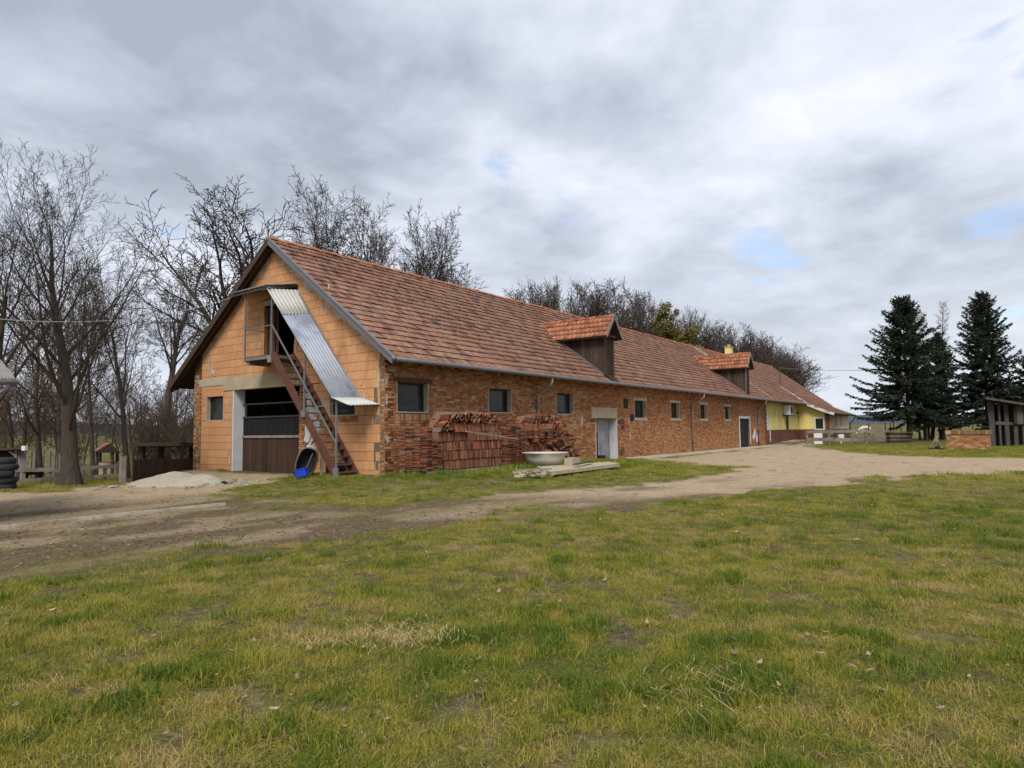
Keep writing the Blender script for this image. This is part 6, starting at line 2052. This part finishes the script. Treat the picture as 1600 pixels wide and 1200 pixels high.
for (o_, dv, ln, ov) in side:
    lo_ = [o_ + dv * .014 - ov * .014, o_ + dv * (ln - .014) - ov * .014, o_ + dv * (ln - .22) - ov * .22, o_ + dv * .22 - ov * .22]
    q.hexa([Vector((p.x, p.y, -.1)) for p in lo_] + [Vector((p.x, p.y, H_)) for p in lo_])
q.build('core', M['mortar'], tr)

# wooden tripod frame beside it
tp = thing('tripod_frame', 'small wooden A-frame on a dark beam beside the brick trough', 'wooden frame', on_ground(at(1464, 703)))
T0 = Vector(tp.location)
for a_, b_ in (((-.38, .1), (-.02, .05)), ((.38, .1), (.04, .05)), ((.0, .6), (.0, .1))):
    q = MB(); q.beam(T0 + rx_ * a_[0] + fx_ * a_[1], T0 + rx_ * b_[0] + fx_ * b_[1] + Vector((0, 0, .82)), .07, .07); q.build('leg', M['grey_wood'], tp)
q = MB(); q.beam(T0 + Vector((0, 0, .5)), T0 + Vector((0, 0, 1.02)) + rx_ * .03, .1, .1, up=(1, 0, 0)); q.build('head', M['grey_wood'], tp)
q = MB(); q.beam(T0 - rx_ * .52 + Vector((0, 0, .10)), T0 + rx_ * .55 + Vector((0, 0, .04)), .12, .10); q.build('beam', M['black'], tp)
q = MB(); c_ = T0 - fx_ * .05 + Vector((0, 0, .16)); q.tube([c_ - fx_ * .08, c_ + fx_ * .08], .12, 12); q.build('hub', M['black'], tp)

# plank shed at the right edge
S0, S1 = Vector(at(1549, 698, 0.05)), Vector(at(1552, 698, .05)); sd_ = 49.0
ps = thing('plank_shed', 'open-sided shed of rough grey slabs with slanting roof', 'shed', on_ground(atd(1575, 698, sd_)))
for (pxa, pxb, yt) in ((1547.5, 1556, 624), (1562.5, 1565.5, 627), (1572, 1578.5, 627), (1585.5, 1591.5, 630), (1599, 1606, 632), (1618, 1626, 636), (1640, 1648, 640)):
    a, b = Vector(atd(pxa, 690, sd_)), Vector(atd(pxb, 690, sd_ + .05)); c = atd(pxa, yt, sd_)[2]; z = gz(a.x, a.y) - .15
    jt = rx_ * rnd.uniform(-.05, .08)
    lo_ = [a, b, b + fx_ * .1, a + fx_ * .1]
    q = MB(); q.hexa([Vector((p.x, p.y, z)) for p in lo_] + [Vector((p.x, p.y, c)) + jt for p in lo_], .35 + .3 * rnd.random()); q.build('slab_post', M['shed_wood'], ps)
for k in range(9):
    pxa = 1584.5 + k * 4.6; a, b = Vector(atd(pxa, 650, sd_ - .08)), Vector(atd(pxa + 4.4, 650, sd_ - .08)); zt = atd(pxa, 631 + k * .7, sd_)[2]; zb = atd(pxa, 662 + rnd.uniform(-1, 1), sd_)[2]
    lo_ = [a, b, b + fx_ * .04, a + fx_ * .04]; q = MB(); q.hexa([Vector((p.x, p.y, zb)) for p in lo_] + [Vector((p.x, p.y, zt)) for p in lo_], rnd.random()); q.build('board', M['shed_wood'] if k % 3 else M['dark_wood'], ps)
for k in range(3):
    a, b = Vector(atd(1556 + k * .5, 662, sd_ - .03)), Vector(atd(1566, 662, sd_ - .03))
q = MB(); a, b = Vector(atd(1555.5, 661, sd_ + .12)), Vector(atd(1650, 664, sd_ + .12)); q.beam(a, b, .05, .22, tint=.2); q.build('rail', M['shed_wood'], ps)
a, b = Vector(atd(1539.5, 620, sd_ - .6)), Vector(atd(1665, 640, sd_ - .6)); c, d_ = Vector(atd(1668, 640, sd_ + 4.5)), Vector(atd(1548, 621, sd_ + 4.5))
c.z = b.z - .1; d_.z = a.z - .1
q = MB(); q.hexa([p - Vector((0, 0, .16)) for p in (a, b, c, d_)] + [a, b, c, d_], .6); q.build('roof', M['shed_wood'], ps)
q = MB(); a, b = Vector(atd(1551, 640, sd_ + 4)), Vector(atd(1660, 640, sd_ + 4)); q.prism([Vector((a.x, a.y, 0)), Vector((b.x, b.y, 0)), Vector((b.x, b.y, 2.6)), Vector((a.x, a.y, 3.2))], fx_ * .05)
a2 = Vector(atd(1549, 640, sd_ + .2)); q.prism([Vector((a2.x, a2.y, 0)), Vector((a.x, a.y, 0)), Vector((a.x, a.y, 3.2)), Vector((a2.x, a2.y, 3.2))], rx_ * .05); q.build('back_wall', M['black'], ps)  # rear and side wall in black, shade of the interior put into colour

# pasture: posts, pale horse
wf = thing('pasture_fence', 'row of thin dark pasture fence posts beyond the plank fence', 'fence', on_ground(atd(1380, 675, 84)))
for px, yt in ((1357, 662), (1383, 660), (1391, 661), (1396, 657), (1408, 663), (1425, 664), (1500, 666), (1520, 664)):
    q = MB(); post_at(q, px, 84, yt, .10); q.build('post', M['dark_wood'], wf)
for zz in (.55, 1.0):
    a, b = Vector(atd(1345, 670, 84.1)), Vector(atd(1540, 670, 84.1)); a.z = gz(a.x, a.y) + zz; b.z = gz(b.x, b.y) + zz; q = MB(); q.tube([a, b], .012, 4); q.build('wire', M['rail'], wf)
for px, sgn, lb in ((1352, -1, 'pale horse grazing alone in the far pasture beyond the house'),):
    jn, ed = quadruped(1.75, .75); hp_ = on_ground(atd(px, 670, 118)); o = skin_body('horse', jn, ed, M['white_fur']); o.location = hp_; o.rotation_euler = (0, 0, math.atan2(along.y * sgn, along.x * sgn)); tag(o, lb, 'horse')
# overhead lines
def wire(pts_, r, label):
    q = MB(); q.tube(pts_, r, 5); o = q.build('overhead_wire', M['rail'] if r > .012 else M['ac']); tag(o, label, 'wire')


mt = Vector((ms_[0], 2.2, 8.05)); e_ = Vector(atd(1640, 548, 62)); n = 14
wire([mt.lerp(e_, k / n) - Vector((0, 0, .9 * 4 * (k / n) * (1 - k / n))) for k in range(n + 1)], .022, 'thin dark cable from the roof mast to the right past the spruces')
a = Vector((OV - .06, 8.5, roof_z(8.5) - .2)); e_ = Vector(atd(-30, 496, 18))
wire([a.lerp(e_, k / n) - Vector((0, 0, .45 * 4 * (k / n) * (1 - k / n))) for k in range(n + 1)], .008, 'thin pale cable from the left roof verge out over the trees')

# ------------------------------------------------------------------ grass
def grass_material():
    ma, nt, bs, out = new_mat('grass_blades')
    a = N(nt, 'ShaderNodeAttribute', attribute_type='INSTANCER', attribute_name='dryness')
    b = N(nt, 'ShaderNodeAttribute', attribute_name='tint')
    s = math_n(nt, 'ADD', math_n(nt, 'MULTIPLY', a.outputs['Fac'], .75), math_n(nt, 'MULTIPLY', b.outputs['Fac'], .38), True)
    c = ramp(nt, s, [(0.04, lin(68, 96, 28)), (0.28, lin(120, 128, 40)), (0.54, lin(156, 146, 54)), (0.82, lin(164, 142, 80)), (1.0, lin(184, 162, 116))])
    nt.links.new(c, bs.inputs['Base Color']); bs.inputs['Roughness'].default_value = .65; bs.inputs['Specular IOR Level'].default_value = .25
    tr_ = nt.nodes.new('ShaderNodeBsdfTranslucent'); nt.links.new(c, tr_.inputs[0])
    mx = nt.nodes.new('ShaderNodeMixShader'); mx.inputs[0].default_value = .2
    nt.links.new(bs.outputs[0], mx.inputs[1]); nt.links.new(tr_.outputs[0], mx.inputs[2]); nt.links.new(mx.outputs[0], out.inputs[0])
    return ma


GMAT = grass_material()
tufts = bpy.data.collections.new('grass_tufts')


def tuft(seed, nb, rad, h0, h1, lean, w, dry):
    R = random.Random(seed); V, Q, T = [], [], []
    for k in range(nb):
        a = R.random() * 6.28; r = rad * math.sqrt(R.random()); bx, by = r * math.cos(a), r * math.sin(a)
        h = R.uniform(h0, h1); la = R.random() * 6.28; ll = R.gauss(0, lean) * h; dx, dy = math.cos(la) * ll, math.sin(la) * ll
        fa = R.random() * 6.28; wx, wy = math.cos(fa) * w * .5, math.sin(fa) * w * .5; ww = R.uniform(.7, 1.3)
        i = len(V); hz_ = h / math.sqrt(1 + (ll / h) ** 2)
        V += [(bx - wx * ww, by - wy * ww, -.01), (bx + wx * ww, by + wy * ww, -.01), (bx + dx * .38 + wx * ww * .8, by + dy * .38 + wy * ww * .8, hz_ * .6), (bx + dx * .38 - wx * ww * .8, by + dy * .38 - wy * ww * .8, hz_ * .6),
              (bx + dx + wx * .15, by + dy + wy * .15, hz_ * .95), (bx + dx - wx * .15, by + dy - wy * .15, hz_ * .95)]
        Q += [(i, i + 1, i + 2, i + 3), (i + 3, i + 2, i + 4, i + 5)]; t = min(1, max(0, R.gauss(dry, .42))); T += [t, t]
    me = fast_mesh('tuft', V, Q, GMAT, False, T); o = bpy.data.objects.new('tuft_%d' % seed, me); tufts.objects.link(o)


for sd__ in range(4): tuft(sd__, 54, .125, .02, .065, 1.1, .0042, .40)
for sd__ in range(4, 6): tuft(sd__, 46, .085, .04, .10, .85, .0048, .26)
tuft(6, 34, .13, .03, .10, 1.4, .0042, .75)
tuft(7, 30, .15, .03, .10, 1.9, .0042, 1.0)
tuft(8, 60, .34, .05, .14, .7, .012, .35)
tuft(9, 60, .34, .05, .12, .8, .012, .5)


def scatter():
    RG = np.random.default_rng(12); xs, ys, far_ = [], [], []
    base_az = math.atan2(RM[2][1], RM[2][0])
    for (r0, r1, dens, isfar) in ((1.6, 6, 210, 0), (6, 9, 140, 0), (9, 17, 80, 0), (17, 30, 34, 0), (24, 62, 9, 1)):
        ha = math.radians(50); n = int(dens * ha * (r1 * r1 - r0 * r0))
        r = np.sqrt(RG.uniform(r0 * r0, r1 * r1, n)); a = base_az + RG.uniform(-ha, ha, n)
        xs.append(CAM[0] + r * np.cos(a)); ys.append(CAM[1] + r * np.sin(a)); far_.append(np.full(n, isfar))
    x, y, fr = np.concatenate(xs), np.concatenate(ys), np.concatenate(far_)
    dirt, mud, dry = zones(x, y); keep = RG.random(len(x)) > np.clip(dirt * 1.15, 0, .985 - .10 * (x < -2) * sstep(.45, .6, fbm(x * .8, y * .8, 33, 3))); keep &= RG.random(len(x)) < .60 + 1.0 * sstep(.32, .6, fbm(x * 2.4, y * 2.4, 97, 3))
    keep &= ~((x > -.02) & (y > -.04) & (y < 12)); keep &= ~((x > 17.5) & (x < 56) & (y > -1.6)); keep &= ~((x > 58) & (y > -3))
    keep &= ~((x > -1.8) & (x < 0.1) & (y > 3.2) & (y < 12))
    keep &= ~((y > 13.0) & (x < 60)) 
    keep &= ~((x > .3) & (x < 5.1) & (y > -1.6)); keep &= ~((x > 5.2) & (x < 10.2) & (y > -1.4))
    x, y, fr, dry, dirt = x[keep], y[keep], fr[keep], dry[keep], dirt[keep]
    z = terrain(x, y) - .035 * dirt
    n = len(x); idx_ = RG.integers(0, 4, n); lush = fbm(x * 3.2, y * 3.2, 91, 3)
    idx_ = np.where((lush > .58) & (RG.random(n) < .6), RG.integers(4, 6, n), idx_); idx_ = np.where((dry > .62) & (RG.random(n) < .55), 6, idx_); idx_ = np.where((dry > .74) & (RG.random(n) < .5), 7, idx_)
    idx_ = np.where(RG.random(n) < .13, RG.integers(6, 8, n), idx_); idx_ = np.where(fr > 0, RG.integers(8, 10, n), idx_)
    bank = (y > -4.5) & (y < 0) & (x > -1) & (x < 15)
    scl = RG.uniform(.6, 1.15, n) * (.6 + .5 * lush + .28 * sstep(.57, .72, lush)) * np.where(bank, 1.3, 1.0) * np.where((y > -2.9) & (y < 0) & (x > -.6) & (x < 10.5), 1.6, 1.0) * np.where(dirt > .4, .6, 1)
    dryv = np.clip(dry + RG.normal(0, .17, n) - .18 * bank - .38 * sstep(.58, .70, lush), 0, 1)
    me = bpy.data.meshes.new('grass'); me.vertices.add(n); me.vertices.foreach_set('co', np.stack([x, y, z], -1).astype(np.float32).ravel())
    for nm, arr, ty in (('pick', idx_.astype(np.int32), 'INT'), ('size', scl.astype(np.float32), 'FLOAT'), ('spin', RG.uniform(0, 6.28, n).astype(np.float32), 'FLOAT'), ('dryness', dryv.astype(np.float32), 'FLOAT')):
        me.attributes.new(nm, ty, 'POINT').data.foreach_set('value', arr)
    me.materials.append(GMAT); me.update()
    o = link('grass', me); tag(o, kind='stuff')
    ng = bpy.data.node_groups.new('grass_scatter', 'GeometryNodeTree')
    ng.interface.new_socket('Geometry', in_out='INPUT', socket_type='NodeSocketGeometry'); ng.interface.new_socket('Geometry', in_out='OUTPUT', socket_type='NodeSocketGeometry')
    gi = ng.nodes.new('NodeGroupInput'); go = ng.nodes.new('NodeGroupOutput'); ins = ng.nodes.new('GeometryNodeInstanceOnPoints'); ci = ng.nodes.new('GeometryNodeCollectionInfo')
    ci.inputs['Collection'].default_value = tufts; ci.inputs['Separate Children'].default_value = True; ci.inputs['Reset Children'].default_value = True
    def attr(nm, ty):
        a = ng.nodes.new('GeometryNodeInputNamedAttribute'); a.data_type = ty; a.inputs['Name'].default_value = nm; return a.outputs[0]
    cx = ng.nodes.new('ShaderNodeCombineXYZ'); ng.links.new(attr('spin', 'FLOAT'), cx.inputs[2])
    e2r = ng.nodes.new('FunctionNodeEulerToRotation'); ng.links.new(cx.outputs[0], e2r.inputs[0])
    ins.inputs['Pick Instance'].default_value = True
    ng.links.new(gi.outputs[0], ins.inputs['Points']); ng.links.new(ci.outputs[0], ins.inputs['Instance']); ng.links.new(attr('pick', 'INT'), ins.inputs['Instance Index'])
    ng.links.new(e2r.outputs[0], ins.inputs['Rotation']); ng.links.new(attr('size', 'FLOAT'), ins.inputs['Scale']); ng.links.new(ins.outputs[0], go.inputs[0])
    md = o.modifiers.new('scatter', 'NODES'); md.node_group = ng
    print('grass tufts', n)


scatter()

# fallen leaves, straw, crumbs of soil
RL = random.Random(3)
mb = MB()
for k in range(330):
    r = 2.4 + 15 * RL.random() ** 1.3; a = math.atan2(RM[2][1], RM[2][0]) + RL.uniform(-.72, .72); x, y = CAM[0] + r * math.cos(a), CAM[1] + r * math.sin(a)
    s = RL.uniform(.014, .034); z = gz(x, y) + RL.uniform(.03, .065); c, sn = math.cos(RL.random() * 6), math.sin(RL.random() * 6); ti = RL.uniform(-.5, .5)
    pts = [(-1, 0, .25), (-.4, .55, 0), (.5, .5, .1), (1.1, 0, .35), (.5, -.5, .05), (-.4, -.5, .1)]
    an = RL.random() * 6.28; ca, sa_ = math.cos(an), math.sin(an)
    w = [(x + s * (u * ca - v * sa_), y + s * (u * sa_ + v * ca), z + s * (h + ti * u + ti * v * .5)) for u, v, h in pts]
    t = RL.random(); mb.face([w[0], w[1], w[4], w[5]], t) if False else None
    mb.face([w[0], w[1], w[2], w[3]], t); mb.face([w[0], w[3], w[4], w[5]], t)
tag(mb.build('leaves', M['litter']), 'dry fallen leaves scattered in the grass', 'leaves', kind='stuff')
mb = MB()
for (px, py, n, sx, sy) in ((635, 1005, 260, 75, 22), (500, 1015, 70, 50, 16), (1090, 1090, 90, 90, 40)):
    for k in range(n):
        p = at(px + RL.gauss(0, sx * .6), py + RL.gauss(0, sy * .6)); L = RL.uniform(.08, .26); an = RL.gauss(.6, .6); z = gz(p[0], p[1]) + RL.uniform(.045, .085); dx, dy = math.cos(an) * L * .5, math.sin(an) * L * .5; w = .0016
        mb.face([(p[0] - dx + w, p[1] - dy - w, z), (p[0] + w, p[1] - w, z + .012), (p[0] + dx, p[1] + dy, z + RL.uniform(-.02, .03)), (p[0] - w, p[1] + w, z + .012)], RL.random())
for k in range(7000):
    r = 2.6 + 11 * RL.random() ** 1.4; a = math.atan2(RM[2][1], RM[2][0]) + RL.uniform(-.75, .75); x, y = CAM[0] + r * math.cos(a), CAM[1] + r * math.sin(a)
    L = RL.uniform(.03, .12); an = RL.random() * 6.28; z = gz(x, y) + RL.uniform(.01, .05); dx, dy = math.cos(an) * L * .5, math.sin(an) * L * .5; w = .0014
    mb.face([(x - dx, y - dy, z), (x - dy / L * w * 2, y + dx / L * w * 2, z + .008), (x + dx, y + dy, z + RL.uniform(-.015, .03)), (x + dy / L * w * 2, y - dx / L * w * 2, z + .008)], RL.random() * .7)
tag(mb.build('straw', M['straw']), 'dry straw and dead blades lying flat in the grass', 'straw', kind='stuff')
mb = MB()
for k in range(2600):
    px, py = RL.uniform(-40, 900), RL.uniform(775, 930); p = at(px, py); dt, mu, dr = zones(np.array([p[0]]), np.array([p[1]]))
    if dt[0] < .45: continue
    s = RL.uniform(.005, .015) * (1.3 if mu[0] > .4 else .8); z = gz(p[0], p[1]) - .035
    mb.hexa([(p[0] + s * a * RL.uniform(.6, 1.3), p[1] + s * b * RL.uniform(.6, 1.3), z - .01 + (0 if c < 0 else .01 + s * RL.uniform(.4, 1.1))) for c in (-1, 1) for a, b in ((-1, -1), (1, -1), (1, 1), (-1, 1))], RL.random())
M['clod'] = surf('soil_clods', [lin(82, 66, 54), lin(108, 88, 70), lin(150, 130, 106)], .97, 20, .3, 0, 20)
tag(mb.build('gravel', M['clod']), 'crumbs of soil and small stones on the dirt track', 'gravel', kind='stuff')
print('objects', len(bpy.data.objects))
